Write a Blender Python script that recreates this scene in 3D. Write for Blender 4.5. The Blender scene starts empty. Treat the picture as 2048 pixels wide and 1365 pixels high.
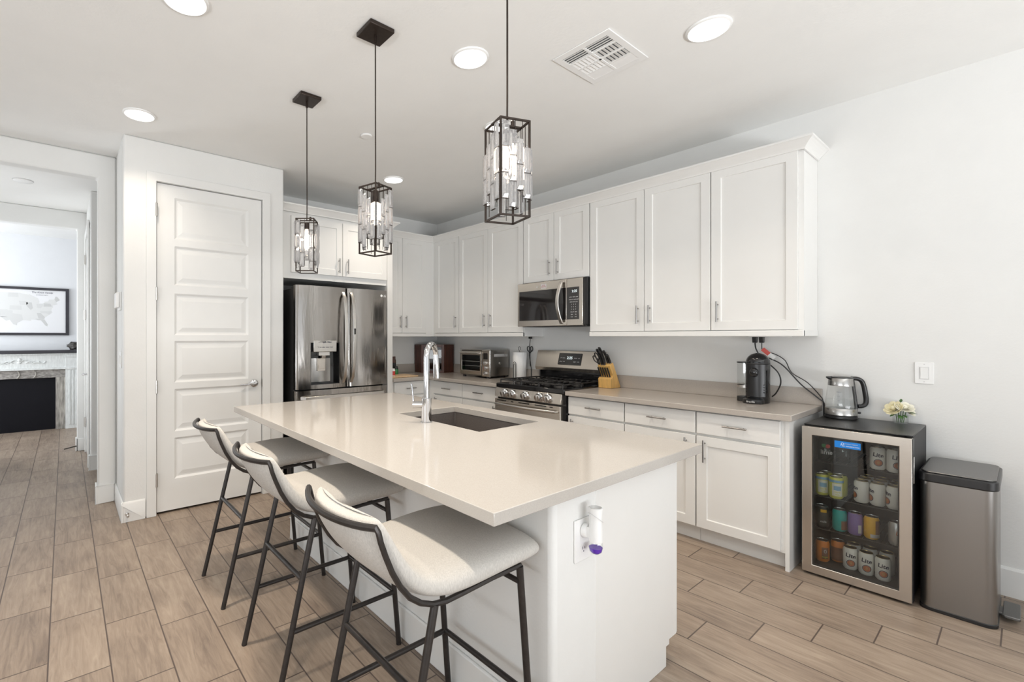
import bpy, bmesh, math, random
from mathutils import Vector, Matrix
random.seed(7)
PI = math.pi
S = bpy.context.scene
C = S.collection

# ------------------------------------------------------------------ camera, world, light, exposure
cam_d = bpy.data.cameras.new('camera'); cam = bpy.data.objects.new('camera', cam_d); C.objects.link(cam)
cam.location = (4.753, -3.9509, 1.3618)
cam.rotation_euler = (PI/2, 0, PI/2 - 0.6491)
cam_d.sensor_width = 36.0
cam_d.lens = 927.51/2048*36.0
cam_d.shift_x = (1024-832.79)/2048
cam_d.shift_y = -(682.5-674.21)/2048
cam_d.clip_start = 0.05
S.camera = cam
S.view_settings.view_transform = 'Standard'
S.view_settings.look = 'None'
S.view_settings.exposure = -1.38
S.view_settings.gamma = 1.0
try: S.view_settings.use_curve_mapping = False
except Exception: pass
S.cycles.use_denoising = True
S.cycles.max_bounces = 9
S.cycles.diffuse_bounces = 5
S.cycles.glossy_bounces = 5
S.cycles.transmission_bounces = 9
S.cycles.transparent_max_bounces = 16
S.cycles.caustics_reflective = False
S.cycles.caustics_refractive = False
S.cycles.sample_clamp_indirect = 6.0
S.cycles.blur_glossy = 0.5

w = bpy.data.worlds.new('world'); S.world = w; w.use_nodes = True
bg = w.node_tree.nodes['Background']
bg.inputs[0].default_value = (0.86, 0.93, 1.0, 1); bg.inputs[1].default_value = 1.6

def area(name, loc, direction, sx, sy, power, col, spread=PI):
    l = bpy.data.lights.new(name, 'AREA'); l.shape = 'RECTANGLE'; l.size = sx; l.size_y = sy
    l.energy = power; l.color = col; l.spread = spread
    o = bpy.data.objects.new(name, l); C.objects.link(o); o.location = loc
    o.rotation_euler = Vector(direction).to_track_quat('-Z', 'Z').to_euler()
    return o
DAY = (0.93, 0.965, 1.0)
FILL_COL = (0.95, 0.975, 1.0)  # colour of the added ceiling fill lamps
area('daylight_patio_door', (8.46, -3.1, 1.25), (-1, 0, 0), 2.3, 4.2, 66, DAY)
area('daylight_family_window', (5.2, -8.06, 1.45), (0, 1, 0), 4.4, 2.0, 92, DAY)
area('daylight_dining_window', (2.0, -8.06, 1.45), (0, 1, 0), 1.8, 2.0, 22, DAY)
area('ceiling_fill_patio', (8.46, -3.1, 0.45), (-1, 0, 1.5), 0.7, 4.2, 520, FILL_COL, 2.3)  # lamp added low at the patio door, aimed up to brighten the ceiling
area('ceiling_fill_yard', (5.2, -8.06, 0.75), (0, 1, 1.3), 4.4, 0.5, 265, FILL_COL, 2.3)  # second added fill lamp, lifts the ceiling from the window side
area('daylight_far_room_window', (-3.0, -6.9, 1.5), (0, 1, 0.1), 1.6, 1.7, 270, (0.9, 0.95, 1.0))
area('hall_fill', (-1.05, -5.36, 1.2), (0, 1, 0.8), 1.0, 1.6, 60, DAY)  # fill lamp added out of view to brighten the hall

# ------------------------------------------------------------------ helpers
def mk(name, col, rough=0.5, metal=0.0, spec=0.5, coat=0.0, emit=None, estr=0.0, trans=0.0, ior=1.5, aniso=0.0):
    m = bpy.data.materials.new(name); m.use_nodes = True
    b = m.node_tree.nodes['Principled BSDF']
    b.inputs['Base Color'].default_value = (*col, 1)
    b.inputs['Roughness'].default_value = rough
    b.inputs['Metallic'].default_value = metal
    b.inputs['Specular IOR Level'].default_value = spec
    b.inputs['Coat Weight'].default_value = coat
    b.inputs['Transmission Weight'].default_value = trans
    b.inputs['IOR'].default_value = ior
    b.inputs['Anisotropic'].default_value = aniso
    if emit:
        b.inputs['Emission Color'].default_value = (*emit, 1); b.inputs['Emission Strength'].default_value = estr
    return m
def nodes(m): return m.node_tree.nodes, m.node_tree.links, m.node_tree.nodes['Principled BSDF']
def add_noise(m, scale=30, amt=0.1, vec=(1, 1, 1), bump=0.0, bscale=None, rough_amt=0.0, detail=4):
    """procedural variation of colour, gloss and surface relief, in object space"""
    n, l, b = nodes(m)
    tc = n.new('ShaderNodeTexCoord'); mp = n.new('ShaderNodeMapping'); mp.inputs['Scale'].default_value = vec
    l.new(tc.outputs['Object'], mp.inputs['Vector'])
    t = n.new('ShaderNodeTexNoise'); t.inputs['Scale'].default_value = scale; t.inputs['Detail'].default_value = detail
    l.new(mp.outputs[0], t.inputs['Vector'])
    if amt:
        c = b.inputs['Base Color'].default_value[:3]
        r = n.new('ShaderNodeValToRGB')
        r.color_ramp.elements[0].position = 0.3; r.color_ramp.elements[1].position = 0.7
        r.color_ramp.elements[0].color = (*[x*(1-amt) for x in c], 1)
        r.color_ramp.elements[1].color = (*[min(1, x*(1+amt)) for x in c], 1)
        l.new(t.outputs['Fac'], r.inputs[0]); l.new(r.outputs[0], b.inputs['Base Color'])
    if rough_amt:
        r0 = b.inputs['Roughness'].default_value
        mr = n.new('ShaderNodeMapRange'); mr.inputs[3].default_value = r0-rough_amt; mr.inputs[4].default_value = r0+rough_amt
        l.new(t.outputs['Fac'], mr.inputs[0]); l.new(mr.outputs[0], b.inputs['Roughness'])
    if bump:
        t2 = t
        if bscale:
            t2 = n.new('ShaderNodeTexNoise'); t2.inputs['Scale'].default_value = bscale; t2.inputs['Detail'].default_value = 3
            l.new(mp.outputs[0], t2.inputs['Vector'])
        bp = n.new('ShaderNodeBump'); bp.inputs['Strength'].default_value = bump; bp.inputs['Distance'].default_value = 0.002
        l.new(t2.outputs['Fac'], bp.inputs['Height']); l.new(bp.outputs[0], b.inputs['Normal'])
    return m
def thin_glass(name, tint=(0.9, 0.95, 0.95), refl=1.0, rough=0.02):
    """a thin pane: see-through, tinted, with a Fresnel reflection"""
    m = bpy.data.materials.new(name); m.use_nodes = True
    n, l = m.node_tree.nodes, m.node_tree.links; n.clear()
    o = n.new('ShaderNodeOutputMaterial'); mx = n.new('ShaderNodeMixShader')
    tr = n.new('ShaderNodeBsdfTransparent'); tr.inputs[0].default_value = (*tint, 1)
    gl = n.new('ShaderNodeBsdfGlossy'); gl.inputs['Roughness'].default_value = rough
    fr = n.new('ShaderNodeFresnel'); fr.inputs[0].default_value = 1.5
    ge = n.new('ShaderNodeNewGeometry'); io = n.new('ShaderNodeMapRange'); io.inputs[3].default_value = 1.5; io.inputs[4].default_value = 1/1.5
    l.new(ge.outputs['Backfacing'], io.inputs[0]); l.new(io.outputs[0], fr.inputs[0])
    mu = n.new('ShaderNodeMath'); mu.operation = 'MULTIPLY'; mu.inputs[1].default_value = refl
    l.new(fr.outputs[0], mu.inputs[0]); l.new(mu.outputs[0], mx.inputs[0])
    l.new(tr.outputs[0], mx.inputs[1]); l.new(gl.outputs[0], mx.inputs[2]); l.new(mx.outputs[0], o.inputs[0])
    return m

class MB:
    """collects shapes; build() links them as ONE mesh object"""
    def __init__(s): s.v = []; s.f = []; s.m = []; s.cur = 0
    def face(s, idx): s.f.append(tuple(idx)); s.m.append(s.cur)
    def pts(s, ps):
        b = len(s.v); s.v += [tuple(p) for p in ps]; return b
    def quad(s, a, b, c, d): i = s.pts((a, b, c, d)); s.face((i, i+1, i+2, i+3)); return s
    def box(s, x0, y0, z0, x1, y1, z1):
        if x0 > x1: x0, x1 = x1, x0
        if y0 > y1: y0, y1 = y1, y0
        if z0 > z1: z0, z1 = z1, z0
        b = s.pts([(x0,y0,z0),(x1,y0,z0),(x1,y1,z0),(x0,y1,z0),(x0,y0,z1),(x1,y0,z1),(x1,y1,z1),(x0,y1,z1)])
        for q in ((0,3,2,1),(4,5,6,7),(0,1,5,4),(1,2,6,5),(2,3,7,6),(3,0,4,7)): s.face([b+k for k in q])
        return s
    def prism(s, poly, a0, a1, axis='z'):
        """poly: 2-D outline; axis z: (x,y), axis x: (y,z), axis y: (x,z)"""
        def P(p, a):
            return (p[0], p[1], a) if axis == 'z' else ((a, p[0], p[1]) if axis == 'x' else (p[0], a, p[1]))
        n = len(poly); b = s.pts([P(p, a0) for p in poly] + [P(p, a1) for p in poly])
        s.face([b+k for k in range(n)][::-1]); s.face([b+n+k for k in range(n)])
        for k in range(n): s.face((b+k, b+(k+1) % n, b+n+(k+1) % n, b+n+k))
        return s
    def lathe(s, prof, c=(0, 0, 0), n=24, axis='z', caps=True):
        """prof: list of (r, h)"""
        rings = []
        for r, h in prof:
            ring = []
            for k in range(n):
                a = 2*PI*k/n; u, v = r*math.cos(a), r*math.sin(a)
                ring.append((c[0]+u, c[1]+v, c[2]+h) if axis == 'z' else ((c[0]+h, c[1]+u, c[2]+v) if axis == 'x' else (c[0]+u, c[1]+h, c[2]+v)))
            rings.append(s.pts(ring))
        for a, b in zip(rings, rings[1:]):
            for k in range(n): s.face((a+k, a+(k+1) % n, b+(k+1) % n, b+k))
        if caps:
            if prof[0][0] > 1e-6: s.face([rings[0]+k for k in range(n)][::-1])
            if prof[-1][0] > 1e-6: s.face([rings[-1]+k for k in range(n)])
        return s
    def tube(s, path, r, n=10, closed=False, flat=None):
        """round (or flat=(w,h) rectangular) bar along a path; r may be a list"""
        P = [Vector(p) for p in path]; m = len(P)
        R = r if isinstance(r, (list, tuple)) else [r]*m
        up = None; rings = []
        for i in range(m):
            if closed: t = (P[(i+1) % m]-P[i-1])
            else: t = P[min(i+1, m-1)]-P[max(i-1, 0)]
            t.normalize()
            if up is None:
                up = Vector((0, 0, 1)) if abs(t.z) < 0.9 else Vector((0, 1, 0))
                up = (up - t*up.dot(t)).normalized()
            else:
                up = up - t*up.dot(t)
                if up.length < 1e-5: up = t.orthogonal()
                up.normalize()
            sd = t.cross(up)
            if flat: off = [(sd*a*flat[0]/2 + up*b*flat[1]/2) for a, b in ((-1,-1),(1,-1),(1,1),(-1,1))]
            else: off = [(sd*math.cos(2*PI*k/n)+up*math.sin(2*PI*k/n))*R[i] for k in range(n)]
            rings.append(s.pts([P[i]+o for o in off]))
        q = 4 if flat else n
        for i in range(m if closed else m-1):
            a, b = rings[i], rings[(i+1) % m]
            for k in range(q): s.face((a+k, a+(k+1) % q, b+(k+1) % q, b+k))
        if not closed:
            s.face([rings[0]+k for k in range(q)][::-1]); s.face([rings[-1]+k for k in range(q)])
        return s
    def sphere(s, c, r, n=16, m=10, sc=(1, 1, 1)):
        prof = [(math.sin(PI*i/m), -math.cos(PI*i/m)) for i in range(m+1)]
        b0 = len(s.v)
        s.lathe([(max(p[0], 1e-7)*r, p[1]*r) for p in prof], (0, 0, 0), n, caps=False)
        for k in range(b0, len(s.v)):
            v = s.v[k]; s.v[k] = (c[0]+v[0]*sc[0], c[1]+v[1]*sc[1], c[2]+v[2]*sc[2])
        return s
    def xform(s, M, start=0):
        for k in range(start, len(s.v)): s.v[k] = tuple(M @ Vector(s.v[k]))
        return s
    def mesh(s, name, mats, origin=(0, 0, 0), smooth=False, merge=True):
        me = bpy.data.meshes.new(name)
        me.from_pydata([(v[0]-origin[0], v[1]-origin[1], v[2]-origin[2]) for v in s.v], [], s.f)
        for k, p in enumerate(me.polygons): p.material_index = s.m[k]
        bm = bmesh.new(); bm.from_mesh(me)
        if merge: bmesh.ops.remove_doubles(bm, verts=bm.verts, dist=1e-5)
        bmesh.ops.recalc_face_normals(bm, faces=bm.faces)
        bm.to_mesh(me); bm.free()
        for m in (mats if isinstance(mats, (list, tuple)) else [mats]): me.materials.append(m)
        if smooth:
            for p in me.polygons: p.use_smooth = True
            me.set_sharp_from_angle(angle=math.radians(38))
        return me

def origin_of(parent):
    """where the frame of this parent stands in the room (things never nest inside other things)"""
    p = parent; o = Vector((0, 0, 0))
    while p is not None: o += p.location; p = p.parent
    return o
def obj(name, mb, mat, parent=None, bevel=0.0, smooth=False, local=False, seg=2, origin=None, merge=True):
    og = (0, 0, 0) if local else (origin if origin else tuple(origin_of(parent)))
    o = bpy.data.objects.new(name, mb.mesh(name, mat, og, smooth or bevel > 0, merge)); C.objects.link(o)
    if parent: o.parent = parent
    elif origin: o.location = origin
    if bevel:
        md = o.modifiers.new('bevel', 'BEVEL'); md.width = bevel; md.segments = seg; md.limit_method = 'ANGLE'; md.angle_limit = math.radians(40)
    return o
def tag(o, label, cat, group=None):
    o['label'] = label; o['category'] = cat
    if group: o['group'] = group
    return o
def thing(name, label, cat, loc, rz=0.0, group=None):
    o = bpy.data.objects.new(name, None); C.objects.link(o); o.location = loc; o.rotation_euler = (0, 0, rz)
    o.empty_display_size = 0.05
    return tag(o, label, cat, group)
def struct(name, mb, mat, parent=None, bevel=0.0, smooth=False):
    o = obj(name, mb, mat, parent, bevel, smooth)
    if not parent: o['kind'] = 'structure'
    return o
def dup_tree(root, loc=None, rz=None, label=None):
    r = root.copy(); C.objects.link(r)
    if loc: r.location = loc
    if rz is not None: r.rotation_euler = (0, 0, rz)
    if label: r['label'] = label
    for ch in list(root.children):
        c = ch.copy(); C.objects.link(c); c.parent = r
        for g in list(ch.children):
            d = g.copy(); C.objects.link(d); d.parent = c
    return r
def text(name, body, size, M, mat, parent=None, align='CENTER', extrude=0.0004, offset=0.0, shear=0.0, bend=None, local=False, sx=1.0):
    cu = bpy.data.curves.new(name, 'FONT'); cu.body = body; cu.size = size; cu.align_x = align; cu.align_y = 'CENTER'
    cu.extrude = extrude; cu.offset = offset; cu.shear = shear; cu.resolution_u = 3
    t = bpy.data.objects.new(name, cu); C.objects.link(t)
    dg = bpy.context.evaluated_depsgraph_get(); dg.update()
    me = bpy.data.meshes.new_from_object(t.evaluated_get(dg)); bpy.data.objects.remove(t); bpy.data.curves.remove(cu)
    og = Vector((0, 0, 0)) if local else (origin_of(parent) if parent else Vector((0, 0, 0)))
    for v in me.vertices:
        p = Vector((v.co.x*sx, v.co.y, v.co.z))
        if bend: a = p.x/bend; p = Vector(((bend+p.z)*math.sin(a), p.y, (bend+p.z)*math.cos(a)-bend))
        v.co = (M @ p) - og
    me.name = name; me.materials.clear(); me.materials.append(mat)
    o = bpy.data.objects.new(name, me); C.objects.link(o)
    if parent: o.parent = parent
    return o
RX = Matrix.Rotation(PI/2, 4, 'X')                      # reads when looking along +y
def facing_range(x, y, z): return Matrix.Translation((x, y, z)) @ RX
def facing_fridge(x, y, z): return Matrix.Translation((x, y, z)) @ Matrix.Rotation(PI/2, 4, 'Z') @ RX

# ------------------------------------------------------------------ materials
M_wall = add_noise(mk('wall_paint', (0.745, 0.745, 0.73), 0.6, spec=0.3), 6, 0.012, bump=0.35, bscale=75)
M_wall2 = add_noise(mk('far_room_paint', (0.75, 0.76, 0.78), 0.6, spec=0.3), 6, 0.012, bump=0.2, bscale=75)
M_ceil = add_noise(mk('ceiling_paint', (0.83, 0.83, 0.815), 0.75, spec=0.2), 4, 0.012, bump=0.3, bscale=60)
M_trim = add_noise(mk('trim_paint', (0.76, 0.76, 0.745), 0.35, spec=0.4), 8, 0.01)
M_cab = add_noise(mk('cabinet_lacquer', (0.765, 0.76, 0.74), 0.32, spec=0.45), 8, 0.008)
M_cabin = add_noise(mk('cabinet_board', (0.80, 0.795, 0.78), 0.5), 8, 0.01)  # plain board finish, a little lighter than the lacquer
M_quartz = add_noise(mk('beige_quartz', (0.445, 0.418, 0.385), 0.10, spec=0.55), 350, 0.06, detail=2)
M_quartzg = add_noise(mk('taupe_quartz', (0.43, 0.39, 0.35), 0.17, spec=0.5), 400, 0.07, detail=2)
M_ss = add_noise(mk('brushed_steel', (0.43, 0.42, 0.405), 0.25, 1.0, aniso=0.5), 8, 0.012, vec=(30, 30, 0.6), rough_amt=0.02)
M_ssh = add_noise(mk('brushed_steel_horizontal', (0.60, 0.555, 0.50), 0.26, 1.0, aniso=0.3), 8, 0.012, vec=(1, 1, 60), rough_amt=0.02)
M_ssd = add_noise(mk('dark_steel', (0.42, 0.40, 0.38), 0.21, 1.0), 8, 0.015, vec=(1, 1, 60), rough_amt=0.02)
M_fr = add_noise(mk('smudge_proof_steel', (0.33, 0.31, 0.29), 0.15, 1.0), 1.6, 0.02, vec=(1, 5, 0.7), bump=0.55, rough_amt=0.02)
M_fr.node_tree.nodes['Bump'].inputs['Distance'].default_value = 0.010
M_tr = add_noise(mk('trash_can_steel', (0.31, 0.30, 0.29), 0.29, 1.0, aniso=0.4), 8, 0.005, vec=(30, 30, 0.6), rough_amt=0.006)
M_lid = add_noise(mk('grey_steel_lid', (0.20, 0.195, 0.19), 0.38, 1.0), 8, 0.02, vec=(60, 1, 1))
M_pull = mk('brushed_pull', (0.36, 0.35, 0.34), 0.3, 1.0)
M_chrome = mk('chrome', (0.66, 0.66, 0.67), 0.06, 1.0)
M_nickel = add_noise(mk('satin_nickel', (0.62, 0.60, 0.57), 0.28, 1.0), 40, 0.03)
M_black = add_noise(mk('black_plastic', (0.012, 0.012, 0.013), 0.32), 30, 0.1)
M_gloss = mk('black_gloss', (0.008, 0.008, 0.009), 0.06, spec=0.6)
M_matte = add_noise(mk('black_matte', (0.02, 0.02, 0.02), 0.6), 30, 0.15)
M_iron = add_noise(mk('cast_iron', (0.018, 0.017, 0.017), 0.5), 120, 0.2, bump=0.3)
M_rod = add_noise(mk('gunmetal_rod', (0.045, 0.040, 0.038), 0.36, 0.6), 60, 0.12)
M_bronze = add_noise(mk('oil_rubbed_bronze', (0.032, 0.022, 0.017), 0.38, 0.5), 60, 0.15)
M_linen = add_noise(mk('oatmeal_linen', (0.50, 0.48, 0.45), 0.9, spec=0.2), 260, 0.10, vec=(1, 1, 0.35), bump=0.5, bscale=420)
M_wood = add_noise(mk('blond_wood', (0.66, 0.40, 0.13), 0.42), 9, 0.18, vec=(6, 6, 1))
M_wood2 = add_noise(mk('maple_board', (0.60, 0.42, 0.25), 0.5), 12, 0.12, vec=(1, 8, 1))
M_walnut = add_noise(mk('dark_walnut', (0.075, 0.022, 0.012), 0.3), 8, 0.45, vec=(8, 8, 1))
M_white = mk('white_plastic', (0.82, 0.82, 0.81), 0.35)
M_paper = add_noise(mk('paper_towel', (0.84, 0.84, 0.83), 0.9), 60, 0.02, bump=0.4)
M_glass = mk('clear_glass', (1, 1, 1), 0.0, trans=1.0, ior=1.45)
def crystal_material():
    m = bpy.data.materials.new('crystal'); m.use_nodes = True
    n, l = m.node_tree.nodes, m.node_tree.links; n.clear()
    o = n.new('ShaderNodeOutputMaterial'); mx = n.new('ShaderNodeMixShader'); mx.inputs[0].default_value = 0.90
    m2 = n.new('ShaderNodeMixShader'); m2.inputs[0].default_value = 0.24
    tr = n.new('ShaderNodeBsdfTransparent'); tr.inputs[0].default_value = (0.97, 0.97, 0.97, 1)
    gl = n.new('ShaderNodeBsdfGlass'); gl.inputs['IOR'].default_value = 1.52; gl.inputs['Roughness'].default_value = 0.01
    df = n.new('ShaderNodeBsdfTranslucent'); df.inputs[0].default_value = (0.93, 0.95, 1.0, 1)
    d2 = n.new('ShaderNodeBsdfDiffuse'); d2.inputs[0].default_value = (0.93, 0.95, 0.97, 1); m3 = n.new('ShaderNodeMixShader')
    l.new(df.outputs[0], m3.inputs[1]); l.new(d2.outputs[0], m3.inputs[2])
    l.new(gl.outputs[0], m2.inputs[1]); l.new(m3.outputs[0], m2.inputs[2])
    l.new(tr.outputs[0], mx.inputs[1]); l.new(m2.outputs[0], mx.inputs[2]); l.new(mx.outputs[0], o.inputs[0])
    return m
M_crystal = crystal_material()
M_thin = thin_glass('thin_clear_glass', (0.98, 0.985, 0.985), 0.8)
M_pane = thin_glass('fridge_door_glass', (0.80, 0.81, 0.80), 1.3)
M_oven = mk('oven_glass', (0.012, 0.010, 0.010), 0.05, spec=0.8)
M_bulb = mk('warm_filament_bulb', (1, 0.9, 0.8), 0.4, emit=(1.0, 0.82, 0.66), estr=42)
M_lens = mk('downlight_lens', (1, 1, 1), 0.5, emit=(1.0, 0.97, 0.92), estr=9)
M_dig = mk('white_digits', (0.8, 0.9, 0.9), 0.5, emit=(0.85, 0.97, 1.0), estr=2.2)
M_mark = mk('pale_marking', (0.62, 0.62, 0.62), 0.5)
M_ink = mk('dark_ink', (0.05, 0.05, 0.09), 0.7)
M_sink = add_noise(mk('dark_composite', (0.115, 0.10, 0.092), 0.42), 200, 0.2)
M_seam = mk('seam_gasket', (0.03, 0.03, 0.03), 0.7)

def floor_material():
    m = bpy.data.materials.new('wood_look_tile'); m.use_nodes = True
    n, l, b = nodes(m)
    tc = n.new('ShaderNodeTexCoord'); sp = n.new('ShaderNodeSeparateXYZ'); l.new(tc.outputs['Object'], sp.inputs[0])
    def math_(op, a, bb=None, c=None):
        k = n.new('ShaderNodeMath'); k.operation = op
        for i, x in enumerate((a, bb, c)):
            if x is None: continue
            if isinstance(x, (int, float)): k.inputs[i].default_value = x
            else: l.new(x, k.inputs[i])
        return k.outputs[0]
    W, L = 0.2083, 0.513
    ry = math_('DIVIDE', math_('ADD', sp.outputs[1], 3.797), W)
    row = math_('FLOOR', ry); fy = math_('FRACT', ry)
    rx = math_('DIVIDE', math_('SUBTRACT', math_('SUBTRACT', sp.outputs[0], 1.09), math_('MULTIPLY', row, L/3)), L)
    col = math_('FLOOR', rx); fx = math_('FRACT', rx)
    dy = math_('MULTIPLY', math_('MINIMUM', fy, math_('SUBTRACT', 1.0, fy)), W)
    dx = math_('MULTIPLY', math_('MINIMUM', fx, math_('SUBTRACT', 1.0, fx)), L)
    d = math_('MINIMUM', dx, dy)
    mr = n.new('ShaderNodeMapRange'); mr.inputs[1].default_value = 0.0019; mr.inputs[2].default_value = 0.0036
    l.new(d, mr.inputs[0])
    cb = n.new('ShaderNodeCombineXYZ'); l.new(row, cb.inputs[0]); l.new(col, cb.inputs[1])
    wn = n.new('ShaderNodeTexWhiteNoise'); wn.noise_dimensions = '3D'; l.new(cb.outputs[0], wn.inputs['Vector'])
    sc = n.new('ShaderNodeVectorMath'); sc.operation = 'SCALE'; sc.inputs['Scale'].default_value = 37.0; l.new(wn.outputs['Color'], sc.inputs[0])
    ad = n.new('ShaderNodeVectorMath'); ad.operation = 'ADD'; l.new(tc.outputs['Object'], ad.inputs[0]); l.new(sc.outputs[0], ad.inputs[1])
    mp = n.new('ShaderNodeMapping'); mp.inputs['Scale'].default_value = (1.6, 15, 1); l.new(ad.outputs[0], mp.inputs['Vector'])
    g = n.new('ShaderNodeTexNoise'); g.inputs['Scale'].default_value = 2.6; g.inputs['Detail'].default_value = 8; g.inputs['Roughness'].default_value = 0.66; g.inputs['Distortion'].default_value = 1.3
    l.new(mp.outputs[0], g.inputs['Vector'])
    mp2 = n.new('ShaderNodeMapping'); mp2.inputs['Scale'].default_value = (2.2, 6, 1); l.new(ad.outputs[0], mp2.inputs['Vector'])
    g2 = n.new('ShaderNodeTexNoise'); g2.inputs['Scale'].default_value = 1.4; g2.inputs['Detail'].default_value = 4; l.new(mp2.outputs[0], g2.inputs['Vector'])
    r = n.new('ShaderNodeValToRGB'); e = r.color_ramp.elements
    e[0].position = 0.30; e[0].color = (0.160, 0.120, 0.094, 1); e[1].position = 0.72; e[1].color = (0.395, 0.318, 0.248, 1)
    k = e.new(0.50); k.color = (0.282, 0.218, 0.167, 1)
    mixf = math_('ADD', math_('MULTIPLY', g.outputs['Fac'], 0.62), math_('MULTIPLY', g2.outputs['Fac'], 0.38))
    shade = math_('ADD', mixf, math_('MULTIPLY', math_('SUBTRACT', wn.outputs['Value'], 0.5), 0.10))
    l.new(shade, r.inputs[0])
    mx = n.new('ShaderNodeMix'); mx.data_type = 'RGBA'
    mx.inputs[6].default_value = (0.085, 0.060, 0.048, 1)
    l.new(mr.outputs[0], mx.inputs[0]); l.new(r.outputs[0], mx.inputs[7]); l.new(mx.outputs[2], b.inputs['Base Color'])
    b.inputs['Roughness'].default_value = 0.42
    bp = n.new('ShaderNodeBump'); bp.inputs['Strength'].default_value = 0.35; bp.inputs['Distance'].default_value = 0.002
    hh = math_('ADD', mr.outputs[0], math_('MULTIPLY', g.outputs['Fac'], 0.25))
    l.new(hh, bp.inputs['Height']); l.new(bp.outputs[0], b.inputs['Normal'])
    return m
M_floor = floor_material()

# ------------------------------------------------------------------ room shell
ZC = 2.856
XL, XR, YB = -4.3, 8.4, -8.0
struct('floor', MB().box(XL, YB, -0.08, XR, 0.12, 0.0), M_floor)
struct('ceiling', MB().box(XL, YB, ZC, XR, 0.12, ZC+0.1), M_ceil)
struct('wall_right', MB().box(-0.12, 0.0, 0.0, XR, 0.12, ZC), M_wall)
struct('wall_fridge', MB().box(-0.12, -3.0, 0.0, 0.0, 0.0, ZC), M_wall)
def wall_x(name, x0, x1, ya, yb, holes, mat):
    """wall standing across x0..x1 that runs along y, with rectangular openings (y0,y1,z0,z1)"""
    mb = MB(); y = ya
    for (h0, h1, z0, z1) in sorted(holes):
        if h0 > y: mb.box(x0, y, 0, x1, h0, ZC)
        if z0 > 0: mb.box(x0, h0, 0, x1, h1, z0)
        if z1 < ZC: mb.box(x0, h0, z1, x1, h1, ZC)
        y = h1
    if yb > y: mb.box(x0, y, 0, x1, yb, ZC)
    return struct(name, mb, mat)
def wall_y(name, y0, y1, xa, xb, holes, mat):
    mb = MB(); x = xa
    for (h0, h1, z0, z1) in sorted(holes):
        if h0 > x: mb.box(x, y0, 0, h0, y1, ZC)
        if z0 > 0: mb.box(h0, y0, 0, h1, y1, z0)
        if z1 < ZC: mb.box(h0, y0, z1, h1, y1, ZC)
        x = h1
    if xb > x: mb.box(x, y0, 0, xb, y1, ZC)
    return struct(name, mb, mat)
# behind the photographer: patio door and windows let the daylight in
wall_x('wall_patio', XR, XR+0.12, YB, 0.12, [(-5.2, -1.0, 0.05, 2.42)], M_wall)
wall_y('wall_family', YB-0.12, YB, 0.05, XR, [(1.1, 2.9, 0.45, 2.45), (3.0, 7.4, 0.45, 2.45)], M_wall)
# pantry closet
PX, PY0, PY1 = 0.7446, -3.607, -2.393
mb = MB()
DY0, DY1, DZ = -3.393, -2.586, 2.545
mb.prism([(PY0, 0), (PY0, ZC), (PY1, ZC), (PY1, 0), (DY1+0.02, 0), (DY1+0.02, DZ+0.02), (DY0-0.02, DZ+0.02), (DY0-0.02, 0)], PX-0.115, PX, 'x')
struct('wall_pantry', mb, M_wall, bevel=0.012)
mb = MB()
mb.box(0.06, PY0, 0, PX-0.115, PY0+0.11, ZC); mb.box(0.0, PY1-0.11, 0, PX-0.115, PY1, ZC)
struct('wall_pantry_side', mb, M_wall)
# partition with the opening to the hall
HX = 0.17
mb = MB(); mb.prism([(PY0, 0), (PY0, ZC), (-8.0, ZC), (-8.0, 0), (-5.35, 0), (-5.35, 2.665), (-3.735, 2.665), (-3.735, 0)], 0.05, HX, 'x')
struct('wall_hall', mb, M_wall, bevel=0.014)
# hall: right-hand wall with a door, end wall with the opening to the fireplace room
struct('wall_hall_right', MB().box(-2.1, -3.74, 0, -1.03, -3.0, ZC), M_wall, bevel=0.012)
wall_y('wall_hall_left', -5.47, -5.35, -2.1, 0.05, [(-1.6, -0.5, 0.0, 2.1)], M_wall)  # opening cut for the added hall fill lamp
mb = MB(); mb.prism([(-3.0, 0), (-3.0, ZC), (-6.2, ZC), (-6.2, 0), (-5.1, 0), (-5.1, 2.648), (-3.832, 2.648), (-3.832, 0)], -2.22, -2.1, 'x')
struct('wall_hall_end', mb, M_wall, bevel=0.012)
struct('wall_side_hall', MB().box(-1.03, -3.0, 0, 0.0, -2.88, ZC), M_wall)
wall_x('wall_far', XL, -4.1, -7.0, -2.5, [], M_wall2)
wall_y('wall_far_left', -7.12, -7.0, XL, -2.22, [(-3.8, -2.4, 0.7, 2.4)], M_wall2)
struct('wall_far_right', MB().box(XL, -2.62, 0, -2.22, -2.5, ZC), M_wall2)

# window frames (behind the photographer)
def window_frame(name, y, x0, x1, z0, z1, n):
    mb = MB()
    mb.box(x0, y-0.10, z0, x0+0.06, y-0.03, z1).box(x1-0.06, y-0.10, z0, x1, y-0.03, z1).box(x0, y-0.10, z0, x1, y-0.03, z0+0.06).box(x0, y-0.10, z1-0.06, x1, y-0.03, z1)
    for k in range(1, n): xx = x0+(x1-x0)*k/n; mb.box(xx-0.03, y-0.10, z0, xx+0.03, y-0.03, z1)
    return struct(name, mb, M_trim)
window_frame('window_1', YB, 3.0, 7.4, 0.45, 2.45, 3)
window_frame('window_2', YB, 1.1, 2.9, 0.45, 2.45, 1)
mb = MB()
for k in range(4):
    yy = -5.2+4.2*k/3; mb.box(XR+0.03, yy-0.04, 0.05, XR+0.09, yy+0.04, 2.42)
mb.box(XR+0.03, -5.2, 2.36, XR+0.09, -1.0, 2.42).box(XR+0.03, -5.2, 0.05, XR+0.09, -1.0, 0.12)
struct('door_3', mb, M_trim)

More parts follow.
